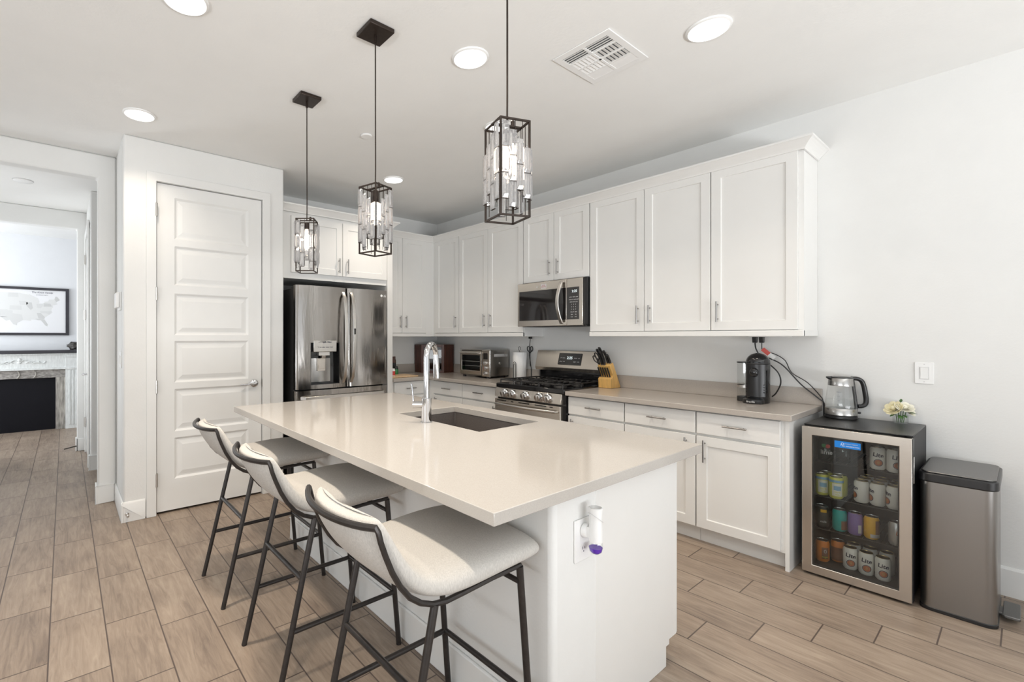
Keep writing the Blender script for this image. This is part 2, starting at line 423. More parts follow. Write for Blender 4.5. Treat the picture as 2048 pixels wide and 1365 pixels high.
# baseboards
def bb_x(name, x0, x1, y, out, h=0.15, t=0.014):
    """along x on a wall face at y; out=-1 stands off towards -y"""
    return struct(name, MB().prism([(y, 0), (y+out*t, 0), (y+out*t, h-0.012), (y+out*t*0.4, h), (y, h)], x0, x1, 'x'), M_trim)
bb_x('baseboard_right', 4.0, XR, 0.0, -1, 0.152)
def bb_y(name, y0, y1, x, out, h=0.15, t=0.014):
    return struct(name, MB().prism([(x, 0), (x+out*t, 0), (x+out*t, h-0.012), (x+out*t*0.4, h), (x, h)], y0, y1, 'y'), M_trim)
mb = MB()
mb.prism([(PX, 0), (PX+0.014, 0), (PX+0.014, 0.135), (PX+0.005, 0.148), (PX, 0.148)], PY0-0.014, DY0-0.075, 'y')
mb.prism([(PY0, 0), (PY0-0.014, 0), (PY0-0.014, 0.135), (PY0-0.005, 0.148), (PY0, 0.148)], HX, PX+0.014, 'x')
mb.box(PX, DY1+0.075, 0, PX+0.012, PY1, 0.148)
struct('baseboard_pantry', mb, M_trim, bevel=0.004)
mb = MB()
mb.box(HX, -3.749, 0, HX+0.014, PY0-0.015, 0.148).box(0.05, -3.749, 0, HX+0.014, -3.7352, 0.148)
mb.box(HX, -8.0, 0, HX+0.014, -5.336, 0.148)
struct('baseboard_hall', mb, M_trim, bevel=0.005)
mb = MB()
mb.box(-1.03, -3.754, 0, -1.016, -3.02, 0.148).box(-1.12, -3.754, 0, -1.016, -3.741, 0.148)
mb.box(-2.1, -3.826, 0, -2.086, -3.742, 0.15).box(-2.22, -3.846, 0, -2.086, -3.833, 0.15)
struct('baseboard_hall_end', mb, M_trim, bevel=0.005)

# pantry door casing, door
def panel_door(mb, a0, a1, z0, z1, face, thick, panels, fn):
    """moulded panel door; (a, d, z): along, outward depth, up; fn maps to the room"""
    def Q(*p): mb.quad(*[fn(*q) for q in p])
    f = face; bk = face-thick
    Q((a0, bk, z0), (a1, bk, z0), (a1, bk, z1), (a0, bk, z1))
    Q((a0, f, z0), (a0, bk, z0), (a0, bk, z1), (a0, f, z1)); Q((a1, f, z0), (a1, bk, z0), (a1, bk, z1), (a1, f, z1))
    Q((a0, f, z0), (a1, f, z0), (a1, bk, z0), (a0, bk, z0)); Q((a0, f, z1), (a1, f, z1), (a1, bk, z1), (a0, bk, z1))
    pz = sorted(panels, key=lambda p: p[2]); pa0, pa1 = pz[0][0], pz[0][1]
    zs = [z0]+[k for p in pz for k in (p[2], p[3])]+[z1]
    for u0, u1 in ((a0, pa0), (pa1, a1)):
        for k in range(len(zs)-1): Q((u0, f, zs[k]), (u1, f, zs[k]), (u1, f, zs[k+1]), (u0, f, zs[k+1]))
    for k in range(0, len(zs)-1, 2): Q((pa0, f, zs[k]), (pa1, f, zs[k]), (pa1, f, zs[k+1]), (pa0, f, zs[k+1]))
    for (b0, b1, y0, y1) in pz:
        steps = [(0, f), (0.016, f-0.011), (0.026, f-0.011), (0.058, f-0.003)]
        for (i0, d0), (i1, d1) in zip(steps, steps[1:]):
            A = [(b0+i0, d0, y0+i0), (b1-i0, d0, y0+i0), (b1-i0, d0, y1-i0), (b0+i0, d0, y1-i0)]
            B = [(b0+i1, d1, y0+i1), (b1-i1, d1, y0+i1), (b1-i1, d1, y1-i1), (b0+i1, d1, y1-i1)]
            for k in range(4): Q(A[k], A[(k+1) % 4], B[(k+1) % 4], B[k])
        i, d = steps[-1]
        Q((b0+i, d, y0+i), (b1-i, d, y0+i), (b1-i, d, y1-i), (b0+i, d, y1-i))
def fx(a, d, z): return (d, a, z)          # a face that looks along +x
def fy(a, d, z): return (a, -d, z)         # a face that looks along -y
mb = MB()
panels = [(-3.268, -2.700, z0, z1) for z0, z1 in ((0.255, 0.575), (0.625, 0.955), (1.005, 1.33), (1.375, 1.70), (1.765, 2.07), (2.125, 2.445))]
panel_door(mb, DY0+0.004, DY1-0.004, 0.018, DZ-0.004, PX-0.012, 0.036, panels, fx)
d1 = struct('door_1', mb, M_trim)
for z in (0.27, 0.98, 1.69, 2.33):
    obj('hinge', MB().lathe([(0.009, -0.05), (0.009, 0.05)], (PX+0.012, DY0-0.001, z), 10).box(PX-0.013, DY0-0.012, z-0.048, PX+0.002, DY0+0.008, z+0.048), M_nickel, d1, smooth=True)
mb = MB(); mb.lathe([(0.0, 0.0), (0.032, 0.0), (0.033, 0.008), (0.026, 0.014), (0.012, 0.016), (0.012, 0.05), (0.0, 0.052)], (PX-0.012, -2.652, 0.964), 20, 'x')
mb.tube([(PX+0.034, -2.652, 0.964), (PX+0.036, -2.69, 0.963), (PX+0.034, -2.74, 0.960), (PX+0.030, -2.785, 0.956)], [0.010, 0.009, 0.008, 0.006], 10)
lv = obj('door_lever', mb, M_chrome, d1, smooth=True)
obj('strike_plate', MB().box(PX-0.010, DY1-0.001, 0.93, PX+0.003, DY1+0.006, 0.995), M_nickel, d1)
mb = MB()
cw = 0.068
mb.prism([(DY0-cw, 0), (DY0-cw, DZ+cw), (DY1+cw, DZ+cw), (DY1+cw, 0), (DY1+0.002, 0), (DY1+0.002, DZ+0.002), (DY0-0.002, DZ+0.002), (DY0-0.002, 0)], PX, PX+0.016, 'x')
struct('trim_1', mb, M_trim, bevel=0.003)
mb = MB().prism([(DY0-0.02, 0), (DY0-0.02, DZ+0.02), (DY1+0.02, DZ+0.02), (DY1+0.02, 0), (DY1+0.002, 0), (DY1+0.002, DZ+0.002), (DY0-0.002, DZ+0.002), (DY0-0.002, 0)], PX-0.115, PX-0.001, 'x')
struct('trim_6', mb, M_trim)
struct('pantry_dark_backing', MB().box(0.05, PY0+0.12, 0.0, 0.07, PY1-0.12, ZC), M_matte)  # black sheet added so the gap around the door looks shaded
# hall door seen edge-on
mb = MB(); panel_door(mb, -1.95, -1.22, 0.018, 2.50, 3.745, 0.036, [(-1.83, -1.34, z0, z1) for z0, z1 in ((0.25, 0.57), (0.62, 0.95), (1.0, 1.33), (1.38, 1.7), (1.76, 2.07), (2.12, 2.42))], fy)
d2 = struct('door_2', mb, M_trim)
for z in (0.36, 1.62, 2.27):
    obj('hinge', MB().lathe([(0.009, -0.055), (0.009, 0.055)], (-1.962, -3.762, z), 10).box(-1.985, -3.764, z-0.05, -1.94, -3.752, z+0.05), M_nickel, d2, smooth=True)
mb = MB().lathe([(0.0, 0.0), (0.032, 0.0), (0.032, -0.012), (0.011, -0.014), (0.011, -0.055), (0.0, -0.056)], (-1.30, -3.746, 0.965), 18, 'y')
mb.tube([(-1.30, -3.796, 0.965), (-1.35, -3.798, 0.963), (-1.42, -3.795, 0.958)], [0.01, 0.009, 0.006], 8)
obj('door_lever', mb, M_chrome, d2, smooth=True)
mb = MB().prism([(-2.03, 0), (-2.03, 2.58), (-1.14, 2.58), (-1.14, 0), (-1.21, 0), (-1.21, 2.51), (-1.96, 2.51), (-1.96, 0)], -3.762, -3.7455, 'y')
struct('trim_2', mb, M_trim, bevel=0.003)

# ------------------------------------------------------------------ cabinets
def shaker(mb, a0, a1, z0, z1, face, thick, fn, stile=0.06, rec=0.009, slab=False):
    def Q(*p): mb.quad(*[fn(*q) for q in p])
    f = face; bk = face-thick; e = 0.0015
    A = [(a0, z0), (a1, z0), (a1, z1), (a0, z1)]
    for k in range(4):
        (u0, w0), (u1, w1) = A[k], A[(k+1) % 4]
        Q((u0, f, w0), (u0, bk, w0), (u1, bk, w1), (u1, f, w1))
    Q((a0, bk, z0), (a1, bk, z0), (a1, bk, z1), (a0, bk, z1))
    if slab: Q((a0, f, z0), (a1, f, z0), (a1, f, z1), (a0, f, z1)); return mb
    rings = [(0, f), (stile, f), (stile+0.003, f-rec)]
    for (i0, d0), (i1, d1) in zip(rings, rings[1:]):
        P = [(a0+i0, d0, z0+i0), (a1-i0, d0, z0+i0), (a1-i0, d0, z1-i0), (a0+i0, d0, z1-i0)]
        R = [(a0+i1, d1, z0+i1), (a1-i1, d1, z0+i1), (a1-i1, d1, z1-i1), (a0+i1, d1, z1-i1)]
        for k in range(4): Q(P[k], P[(k+1) % 4], R[(k+1) % 4], R[k])
    i, d = rings[-1]
    Q((a0+i, d, z0+i), (a1-i, d, z0+i), (a1-i, d, z1-i), (a0+i, d, z1-i))
    return mb
def bar_pull(door, a, z, face, fn, vertical=True, length=0.143):
    mb = MB(); h = length/2; o = 0.030; ph = h-0.022
    if vertical:
        mb.tube([fn(a, face+o, z-h), fn(a, face+o, z+h)], 0.0055, 10)
        for s in (-1, 1): mb.tube([fn(a, face-0.001, z+s*ph), fn(a, face+o, z+s*ph)], 0.0042, 8)
    else:
        mb.tube([fn(a-h, face+o, z), fn(a+h, face+o, z)], 0.0055, 10)
        for s in (-1, 1): mb.tube([fn(a+s*ph, face-0.001, z), fn(a+s*ph, face+o, z)], 0.0042, 8)
    return obj('handle', mb, M_pull, door, smooth=True)
def box_fn(mb, fn, a0, d0, z0, a1, d1, z1):
    p, q = fn(a0, d0, z0), fn(a1, d1, z1); mb.box(*p, *q); return mb
def cabinet(name, label, fn, a0, a1, z0, z1, d_back, d_face, doors, drawers=(), toe=0.0, group=None, body_d=None, ext=()):
    """doors/drawers: (a0, a1, z0, z1, handle a or None, handle z)"""
    T = thing(name, label, 'cabinet', fn((a0+a1)/2, d_back, z0), 0, group)
    body_d = body_d if body_d is not None else d_face-0.021
    mb = MB(); box_fn(mb, fn, a0+0.0005, d_back, z0+toe, a1-0.0005, body_d, z1)
    if toe: box_fn(mb, fn, a0+0.0005, d_back, z0, a1-0.0005, body_d-0.055, z0+toe)
    for e in ext: box_fn(mb, fn, *e)
    obj('body', mb, M_cab, T)
    for (u0, u1, w0, w1, ha, hz) in doors:
        d = obj('door', shaker(MB(), u0, u1, w0, w1, d_face, 0.02, fn), M_cab, T, bevel=0.0015)
        if ha is not None: bar_pull(d, ha, hz, d_face, fn)
    for (u0, u1, w0, w1) in drawers:
        d = obj('drawer', shaker(MB(), u0, u1, w0, w1, d_face, 0.02, fn, slab=True), M_cab, T, bevel=0.003)
        bar_pull(d, (u0+u1)/2, (w0+w1)/2, d_face, fn, vertical=False, length=0.13)
    return T
ZU0, ZU1 = 1.408, 2.532
UB = 0.0015
UF = 0.325
HZ = 1.537
# uppers on the range wall (fy: d is distance from the wall)
cabinet('wall_cabinet', 'white single door wall cabinet at the inside corner, above the bread box', fy, 0.31, 0.783, ZU0-0.03, ZU1, UB, UF, [(0.362, 0.780, ZU0, ZU1-0.004, 0.735, HZ)], ext=[(0.306, UB, ZU0-0.03, 0.36, UF-0.004, ZU1)])
cabinet('wall_cabinet', 'white two door wall cabinet directly above the toaster oven and paper towels', fy, 0.784, 1.727, ZU0-0.03, ZU1, UB, UF, [(0.788, 1.242, ZU0, ZU1-0.004, 1.198, HZ), (1.246, 1.723, ZU0, ZU1-0.004, 1.290, HZ)])
cabinet('wall_cabinet', 'short white two door wall cabinet directly above the microwave', fy, 1.728, 2.457, 1.884, ZU1, UB, UF, [(1.732, 2.087, 1.890, ZU1-0.004, 2.043, 2.01), (2.091, 2.453, 1.890, ZU1-0.004, 2.135, 2.01)])
cabinet('wall_cabinet', 'tall white two door wall cabinet right of the microwave, above the knife block', fy, 2.458, 3.402, ZU0-0.03, ZU1, UB, UF, [(2.462, 2.930, ZU0, ZU1-0.004, 2.886, HZ), (2.934, 3.400, ZU0, ZU1-0.004, 2.979, HZ)])
cabinet('wall_cabinet', 'white single door wall cabinet at the free right end, above the coffee machine', fy, 3.403, 3.917, ZU0-0.03, ZU1, UB, UF, [(3.406, 3.890, ZU0, ZU1-0.004, 3.449, HZ)])
# upper on the fridge wall
cabinet('wall_cabinet', 'narrow white two door wall cabinet between fridge panel and corner, above the cutting board', fx, -1.154, -0.33, ZU0-0.03, ZU1, UB, UF, [(-1.12, -0.797, ZU0, ZU1-0.004, -0.833, HZ), (-0.793, -0.447, ZU0, ZU1-0.004, -0.750, HZ)], ext=[(-0.445, UB, ZU0-0.03, -0.3065, UF-0.004, ZU1)])
# above the fridge
FC = 0.645
cabinet('wall_cabinet', 'deep white two door cabinet above the refrigerator', fx, -2.389, -1.223, 1.906, ZU1-0.01, UB, FC, [(-2.282, -1.755, 1.962, 2.487, -1.797, 2.06), (-1.749, -1.226, 1.962, 2.487, -1.702, 2.06)])
T = thing('cabinet_panel', 'tall white end panel on the right side of the refrigerator', 'panel', (0.32, -1.189, 0))
obj('panel', MB().box(0.0015, -1.2225, 0, FC+0.004, -1.156, ZU1-0.01), M_cab, T, bevel=0.002)
# crown and light rail mouldings
def crown_profile(): return [(0, 0), (0.008, 0), (0.012, 0.010), (0.022, 0.022), (0.040, 0.040), (0.052, 0.050), (0.060, 0.054), (0.060, 0.066), (0.0, 0.066)]
def crown(mb, path, z):
    """sweep with mitred corners; path is a list of (x, y) on the cabinet faces, outward on the right-hand side of travel"""
    pr = crown_profile(); n = len(path); rings = []
    for i in range(n):
        p = Vector(path[i]); dirs = []
        if i > 0: dirs.append((p-Vector(path[i-1])).normalized())
        if i < n-1: dirs.append((Vector(path[i+1])-p).normalized())
        ns = [Vector((d.y, -d.x)) for d in dirs]
        m = ns[0] if len(ns) == 1 else (ns[0]+ns[1])/(1+ns[0].dot(ns[1]))
        rings.append(mb.pts([(p.x+m.x*o, p.y+m.y*o, z+h) for o, h in pr]))
    q = len(pr)
    for a, b in zip(rings, rings[1:]):
        for k in range(q): mb.face((a+k, a+(k+1) % q, b+(k+1) % q, b+k))
    mb.face([rings[0]+k for k in range(q)]); mb.face([rings[-1]+k for k in range(q)][::-1])
    return mb
UZ = ZU1-0.012
mb = MB()
crown(mb, [(FC-0.005, -2.39), (FC-0.005, -1.155), (UF, -1.155), (UF, -UF), (3.918, -UF), (3.918, -0.001)], UZ)
struct('trim_3', mb, M_cab)
mb = MB()
zr0, zr1 = 1.366, 1.4035
mb.box(UF-0.02, -1.154, zr0, UF+0.004, -UF, zr1)
mb.box(UF-0.02, -UF-0.004, zr0, 1.727, -UF+0.02, zr1).box(1.703, -UF, zr0, 1.727, -0.001, zr1)
struct('trim_4', mb, M_cab, bevel=0.003)
mb = MB()
mb.box(2.458, -UF-0.006, zr0, 3.921, -UF+0.02, zr1).box(2.458, -UF, zr0, 2.482, -0.001, zr1).box(3.897, -UF, zr0, 3.921, -0.001, zr1)
struct('trim_5', mb, M_cab, bevel=0.003)

# base cabinets
ZB = 0.878
BF = 0.632
dz0, dz1, pz0, pz1 = 0.727, 0.868, 0.112, 0.712
cabinet('base_cabinet', 'white base cabinet right beside the range, topmost drawer below the knife block', fy, 2.452, 2.937, 0, ZB, 0.0015, BF, [(2.456, 2.933, pz0, pz1, 2.50, 0.62)], [(2.456, 2.933, dz0, dz1)], toe=0.1)
cabinet('base_cabinet', 'white base cabinet second to the right of the range, between two drawer cabinets', fy, 2.938, 3.428, 0, ZB, 0.0015, BF, [(2.942, 3.425, pz0, pz1, 3.372, 0.62)], [(2.942, 3.425, dz0, dz1)], toe=0.1)
cabinet('base_cabinet', 'white base cabinet at the free right end, next to the beverage fridge', fy, 3.429, 3.922, 0, ZB, 0.0015, BF, [(3.433, 3.882, pz0, pz1, 3.484, 0.62)], [(3.433, 3.882, dz0, dz1)], toe=0.1, ext=[(3.902, 0.0015, 0.0, 3.922, 0.615, ZB)])
cabinet('base_cabinet', 'white base cabinet left of the range, below the paper towels', fy, 1.17, 1.684, 0, ZB, 0.0015, BF, [(1.174, 1.680, pz0, pz1, 1.636, 0.62)], [(1.174, 1.680, dz0, dz1)], toe=0.1)
cabinet('base_cabinet', 'white base cabinet below the toaster oven, near the inside corner', fy, 0.66, 1.169, 0, ZB, 0.0015, BF, [(0.70, 1.166, pz0, pz1, 0.75, 0.62)], [(0.70, 1.166, dz0, dz1)], toe=0.1, ext=[(0.629, 0.0015, 0.1, 0.698, 0.628, ZB)])
cabinet('base_cabinet', 'white base cabinet right of the refrigerator, below the cutting board', fx, -1.154, -0.66, 0, ZB, 0.0015, BF, [(-1.12, -0.70, pz0, pz1, -0.75, 0.62)], [(-1.12, -0.70, dz0, dz1)], toe=0.1, ext=[(-0.698, 0.0015, 0.1, -0.6285, 0.628, ZB)])
# worktops
CT = 0.914; CB = 0.8785; YC = 0.668
T = thing('worktop', 'L shaped taupe quartz worktop in the corner left of the range, under the toaster oven', 'worktop', (0.9, -0.3, CB))
obj('slab', MB().prism([(0.001, -0.001), (0.001, -1.1545), (YC, -1.1545), (YC, -YC), (1.685, -YC), (1.685, -0.001)], CB, CT, 'z'), M_quartzg, T, bevel=0.003)
obj('backsplash', MB().box(0.002, -0.021, CT, 1.685, -0.002, 1.020), M_quartzg, T, bevel=0.002)
obj('backsplash', MB().box(0.002, -1.1545, CT, 0.021, -0.0212, 1.020), M_quartzg, T, bevel=0.002)
T = thing('worktop', 'straight taupe quartz worktop right of the range, under the coffee machine', 'worktop', (3.2, -0.3, CB))
obj('slab', MB().box(2.450, -YC, CB, 3.9435, -0.001, CT), M_quartzg, T, bevel=0.003)
obj('backsplash', MB().box(2.450, -0.021, CT, 3.9435, -0.002, 1.022), M_quartzg, T, bevel=0.002)

# ------------------------------------------------------------------ island
IX0, IX1, IY0, IY1 = 1.668, 3.935, -3.083, -1.838
BX0, BX1, BY0, BY1 = 1.757, 3.850, -2.725, -1.868
T = thing('kitchen_island', 'white kitchen island base with plastered seating side, behind three stools', 'island', (2.8, -2.3, 0))
obj('knee_wall', MB().box(BX0, BY0, 0, BX1, BY0+0.275, 0.877), M_wall, T, bevel=0.022, seg=3)
obj('baseboard', MB().box(BX0-0.014, BY0-0.014, 0, BX1-0.05, BY0+0.001, 0.145).box(BX0-0.014, BY0-0.014, 0, BX0+0.001, BY0+0.236, 0.145), M_trim, T, bevel=0.006)
mb = MB(); mb.prism([(-2.488, 0), (-1.972, 0), (-1.972, 0.082), (-1.945, 0.082), (-1.945, 0.877), (-2.488, 0.877)], BX1-0.018, BX1+0.0015, 'x')
obj('end_panel', mb, M_cab, T, bevel=0.0015)
mb = MB(); mb.prism([(-1.945, 0.10), (-1.878, 0.10), (-1.872, 0.108), (-1.872, 0.877), (-1.945, 0.877)], BX1-0.04, BX1-0.001, 'x')
mb.box(BX0+0.02, -2.48, 0.1, BX1-0.02, -1.89, 0.70).box(BX0+0.02, -2.48, 0, BX1-0.02, -1.972, 0.1)
mb.box(BX0+0.02, -1.91, 0.7, BX1-0.04, -1.89, 0.877).box(BX0+0.02, -2.48, 0.7, BX1-0.04, -2.46, 0.877)
obj('cabinet_body', mb, M_cab, T)
xs = [BX0+0.03+k*(BX1-BX0-0.07)/4 for k in range(5)]
for k in range(4):
    def fback(a, d, z): return (a, d, z)
    d = obj('door', shaker(MB(), xs[k]+0.003, xs[k+1]-0.003, 0.112, 0.868, -1.870, 0.02, fback), M_cab, T, bevel=0.0015)
    bar_pull(d, xs[k]+0.05, 0.74, -1.870, fback)
SX0, SX1, SY0, SY1 = 2.527, 3.190, -2.392, -1.950
def slab_hole(x0, y0, x1, y1, hx0, hy0, hx1, hy1, z0, z1):
    mb = MB()
    O = [(x0, y0), (x1, y0), (x1, y1), (x0, y1)]; I = [(hx0, hy0), (hx1, hy0), (hx1, hy1), (hx0, hy1)]
    o0 = mb.pts([(*p, z0) for p in O]); o1 = mb.pts([(*p, z1) for p in O]); i0 = mb.pts([(*p, z0) for p in I]); i1 = mb.pts([(*p, z1) for p in I])
    for k in range(4):
        j = (k+1) % 4
        mb.face((o1+k, o1+j, i1+j, i1+k)); mb.face((o0+k, o0+j, i0+j, i0+k)); mb.face((o0+k, o0+j, o1+j, o1+k)); mb.face((i0+k, i0+j, i1+j, i1+k))
    return mb
T = thing('island_worktop', 'large polished beige quartz worktop on the island with sink cutout', 'worktop', (2.8, -2.46, 0.8785))
obj('slab', slab_hole(IX0, IY0, IX1, IY1, SX0, SY0, SX1, SY1, 0.8785, CT), M_quartz, T, bevel=0.002)
T = thing('kitchen_sink', 'dark undermount single bowl sink sunk in the island worktop', 'sink', ((SX0+SX1)/2, (SY0+SY1)/2, 0.70))
mb = slab_hole(SX0-0.018, SY0-0.018, SX1+0.018, SY1+0.018, SX0-0.004, SY0-0.004, SX1+0.004, SY1+0.004, 0.712, 0.8783)
mb.box(SX0-0.018, SY0-0.018, 0.704, SX1+0.018, SY1+0.018, 0.7122)
obj('bowl', mb, M_sink, T, bevel=0.004)
obj('drain', MB().lathe([(0.0, 0.0), (0.055, 0.0), (0.05, 0.004), (0.042, 0.004), (0.035, -0.001), (0, -0.001)], ((SX0+SX1)/2, (SY0+SY1)/2, 0.7125), 24), M_chrome, T, smooth=True)
# faucet
FX_, FY_ = 2.849, -2.440
T = thing('kitchen_faucet', 'tall chrome gooseneck pull-down faucet standing beside the island sink', 'faucet', (FX_, FY_, CT))
obj('base', MB().lathe([(0.031, 0), (0.031, 0.003), (0.0265, 0.006), (0.0265, 0.125), (0.024, 0.128), (0.016, 0.128)], (FX_, FY_, CT), 28), M_chrome, T, smooth=True)
dv = Vector((-0.50, 0.866, 0)); R = 0.072
path = [Vector((FX_, FY_, CT+0.12)), Vector((FX_, FY_, CT+0.24)), Vector((FX_, FY_, CT+0.335))]
for k in range(1, 14):
    a = PI*k/14; path.append(Vector((FX_, FY_, CT+0.335)) + dv*(R-R*math.cos(a)) + Vector((0, 0, R*math.sin(a))))
obj('spout', MB().tube(path, 0.0150, 16), M_chrome, T, smooth=True)
e = path[-1]; e2 = Vector((FX_, FY_, CT+0.335))+dv*(2*R)
hp = [e+Vector((0, 0, 0.004)), e2+Vector((0, 0, -0.02)), e2+Vector((0, 0, -0.07))+dv*0.004, e2+Vector((0, 0, -0.115))+dv*0.008]
sp_ = obj('spray_head', MB().tube(hp, [0.0152, 0.0165, 0.0185, 0.0195], 16), M_chrome, T, smooth=True)
q = e2+Vector((0, 0, -0.07))+dv*0.004
sdir = Vector((dv.y, -dv.x, 0))
obj('spray_button', MB().box(q.x+sdir.x*0.0150-0.005, q.y+sdir.y*0.0150-0.005, q.z-0.016, q.x+sdir.x*0.0150+0.005, q.y+sdir.y*0.0150+0.005, q.z+0.012), M_black, sp_, bevel=0.002)
hd = Vector((-0.70, -0.714, 0))
b0 = Vector((FX_, FY_, CT+0.092))
mb = MB().tube([b0+hd*0.018, b0+hd*0.066], 0.0175, 18).tube([b0+hd*0.066, b0+hd*0.072], [0.0195, 0.0195], 18)
mb.tube([b0+hd*0.070+Vector((0, 0, 0.008)), b0+hd*0.074+Vector((0, 0, 0.055)), b0+hd*0.080+Vector((0, 0, 0.105))], 0.0062, 10)
mb.tube([b0+hd*0.080+Vector((0, 0, 0.100)), b0+hd*0.080+Vector((0, 0, 0.106)), b0+hd*0.086+Vector((0, 0, 0.108))], 0.0062, 10)
obj('handle', mb, M_chrome, T, smooth=True)

# ------------------------------------------------------------------ bar stools
def stool(cx, label):
    T = thing('bar_stool', label, 'stool', (cx, -3.045, 0), 0, 'linen bar stools along the island')
    W = 0.197; y0 = -3.045
    def P(x, y, z): return (x, y-y0, z)
    side = [(-2.825, 0.655), (-2.95, 0.654), (-3.06, 0.649), (-3.13, 0.647), (-3.175, 0.654), (-3.215, 0.671), (-3.25, 0.697), (-3.28, 0.734), (-3.305, 0.778), (-3.325, 0.825), (-3.338, 0.86), (-3.345, 0.887)]
    mb = MB()
    path = [P(W, y, z) for y, z in side] + [P(W*0.985, -3.350, 0.897)]
    for k in range(1, 16):
        t = 1-2*k/16; path.append(P(W*0.96*t, -3.352-0.050*(1-t*t)**0.9, 0.896-0.004*(1-t*t)))
    path += [P(-W*0.985, -3.350, 0.897)] + [P(-W, y, z) for y, z in side[::-1]]
    ns = len(side); mb.tube(path, [0.0080]*ns+[0.0092]*(len(path)-2*ns)+[0.0080]*ns, 8)
    obj('back_frame', mb, M_rod, T, smooth=True, local=True)
    for s in (-1, 1):
        for (ty, tz, fy_) in ((-2.828, 0.652, -2.770), (-3.168, 0.652, -3.318)):
            obj('leg', MB().tube([P(s*W, ty, tz), P(s*(W+0.006), fy_, 0.004)], 0.0113, 12).tube([P(s*(W+0.006), fy_, 0.006), P(s*(W+0.006), fy_, 0.0)], [0.0120, 0.0118], 12), M_rod, T, smooth=True, local=True)
    def lerp(ty, fy_, z): return ty+(fy_-ty)*(0.652-z)/0.652
    for s in (-1, 1):
        obj('stretcher', MB().tube([P(s*(W+0.004), lerp(-3.168, -3.318, 0.238), 0.238), P(s*(W+0.004), lerp(-2.828, -2.770, 0.238), 0.238)], 0.0098, 10), M_rod, T, smooth=True, local=True)
    obj('footrest', MB().tube([P(-W, lerp(-2.828, -2.770, 0.240), 0.240), P(W, lerp(-2.828, -2.770, 0.240), 0.240)], 0.0102, 10), M_rod, T, smooth=True, local=True)
    obj('stretcher', MB().tube([P(-W, lerp(-3.168, -3.318, 0.425), 0.425), P(W, lerp(-3.168, -3.318, 0.425), 0.425)], 0.0102, 10), M_rod, T, smooth=True, local=True)
    obj('seat_rail', MB().tube([P(-W, -2.832, 0.606), P(W, -2.832, 0.606)], 0.0088, 10), M_rod, T, smooth=True, local=True)
    # upholstered shell: one cushion that sweeps from the seat into the back
    mid = [(-2.738, 0.686, 0.200, 0, 0.014), (-2.748, 0.689, 0.213, 0, 0.027), (-2.785, 0.693, 0.222, 0, 0.035), (-2.86, 0.696, 0.226, 0, 0.039), (-2.95, 0.694, 0.226, 0, 0.041), (-3.04, 0.689, 0.224, 0, 0.041),
           (-3.11, 0.687, 0.220, 0.002, 0.040), (-3.165, 0.695, 0.214, 0.006, 0.038), (-3.207, 0.713, 0.209, 0.012, 0.035), (-3.240, 0.740, 0.205, 0.020, 0.033), (-3.266, 0.773, 0.201, 0.028, 0.031), (-3.288, 0.812, 0.196, 0.036, 0.029), (-3.306, 0.850, 0.190, 0.044, 0.027), (-3.318, 0.880, 0.183, 0.050, 0.022), (-3.325, 0.899, 0.172, 0.053, 0.014), (-3.327, 0.905, 0.155, 0.054, 0.006)]
    n = 28; rings = []; mb = MB()
    for i, (y, z, hw, bow, th) in enumerate(mid):
        a, b = mid[max(i-1, 0)], mid[min(i+1, len(mid)-1)]
        t = Vector((b[0]-a[0], b[1]-a[1])).normalized(); nrm = Vector((-t.y, t.x))
        if nrm.y < 0 and i < 6: nrm = -nrm
        if i >= 6 and nrm.x < 0: nrm = -nrm
        ring = []
        for k in range(n):
            ang = 2*PI*k/n; c, s_ = math.cos(ang), math.sin(ang)
            u = math.copysign(abs(c)**0.42, c)*hw; v = math.copysign(abs(s_)**0.75, s_)*th
            r = 1-(u/hw)**2
            crown_ = 0.010*r if s_ > 0 else 0
            ring.append(P(u, y+nrm.x*(v+crown_)-bow*r, z+nrm.y*(v+crown_)))
        rings.append(mb.pts(ring))
    for a, b in zip(rings, rings[1:]):
        for k in range(n): mb.face((a+k, a+(k+1) % n, b+(k+1) % n, b+k))
    mb.face([rings[0]+k for k in range(n)][::-1]); mb.face([rings[-1]+k for k in range(n)])
    o = obj('cushion', mb, M_linen, T, smooth=True, local=True)
    md = o.modifiers.new('sub', 'SUBSURF'); md.levels = 1; md.render_levels = 2
    return T
st = stool(2.117, 'linen bar stool farthest from the camera, in front of the pantry door')
dup_tree(st, (2.864, -3.045, 0), 0, 'middle linen bar stool of the three along the island')
dup_tree(st, (3.605, -3.045, 0), 0, 'linen bar stool nearest the camera, at the outlet end of the island')

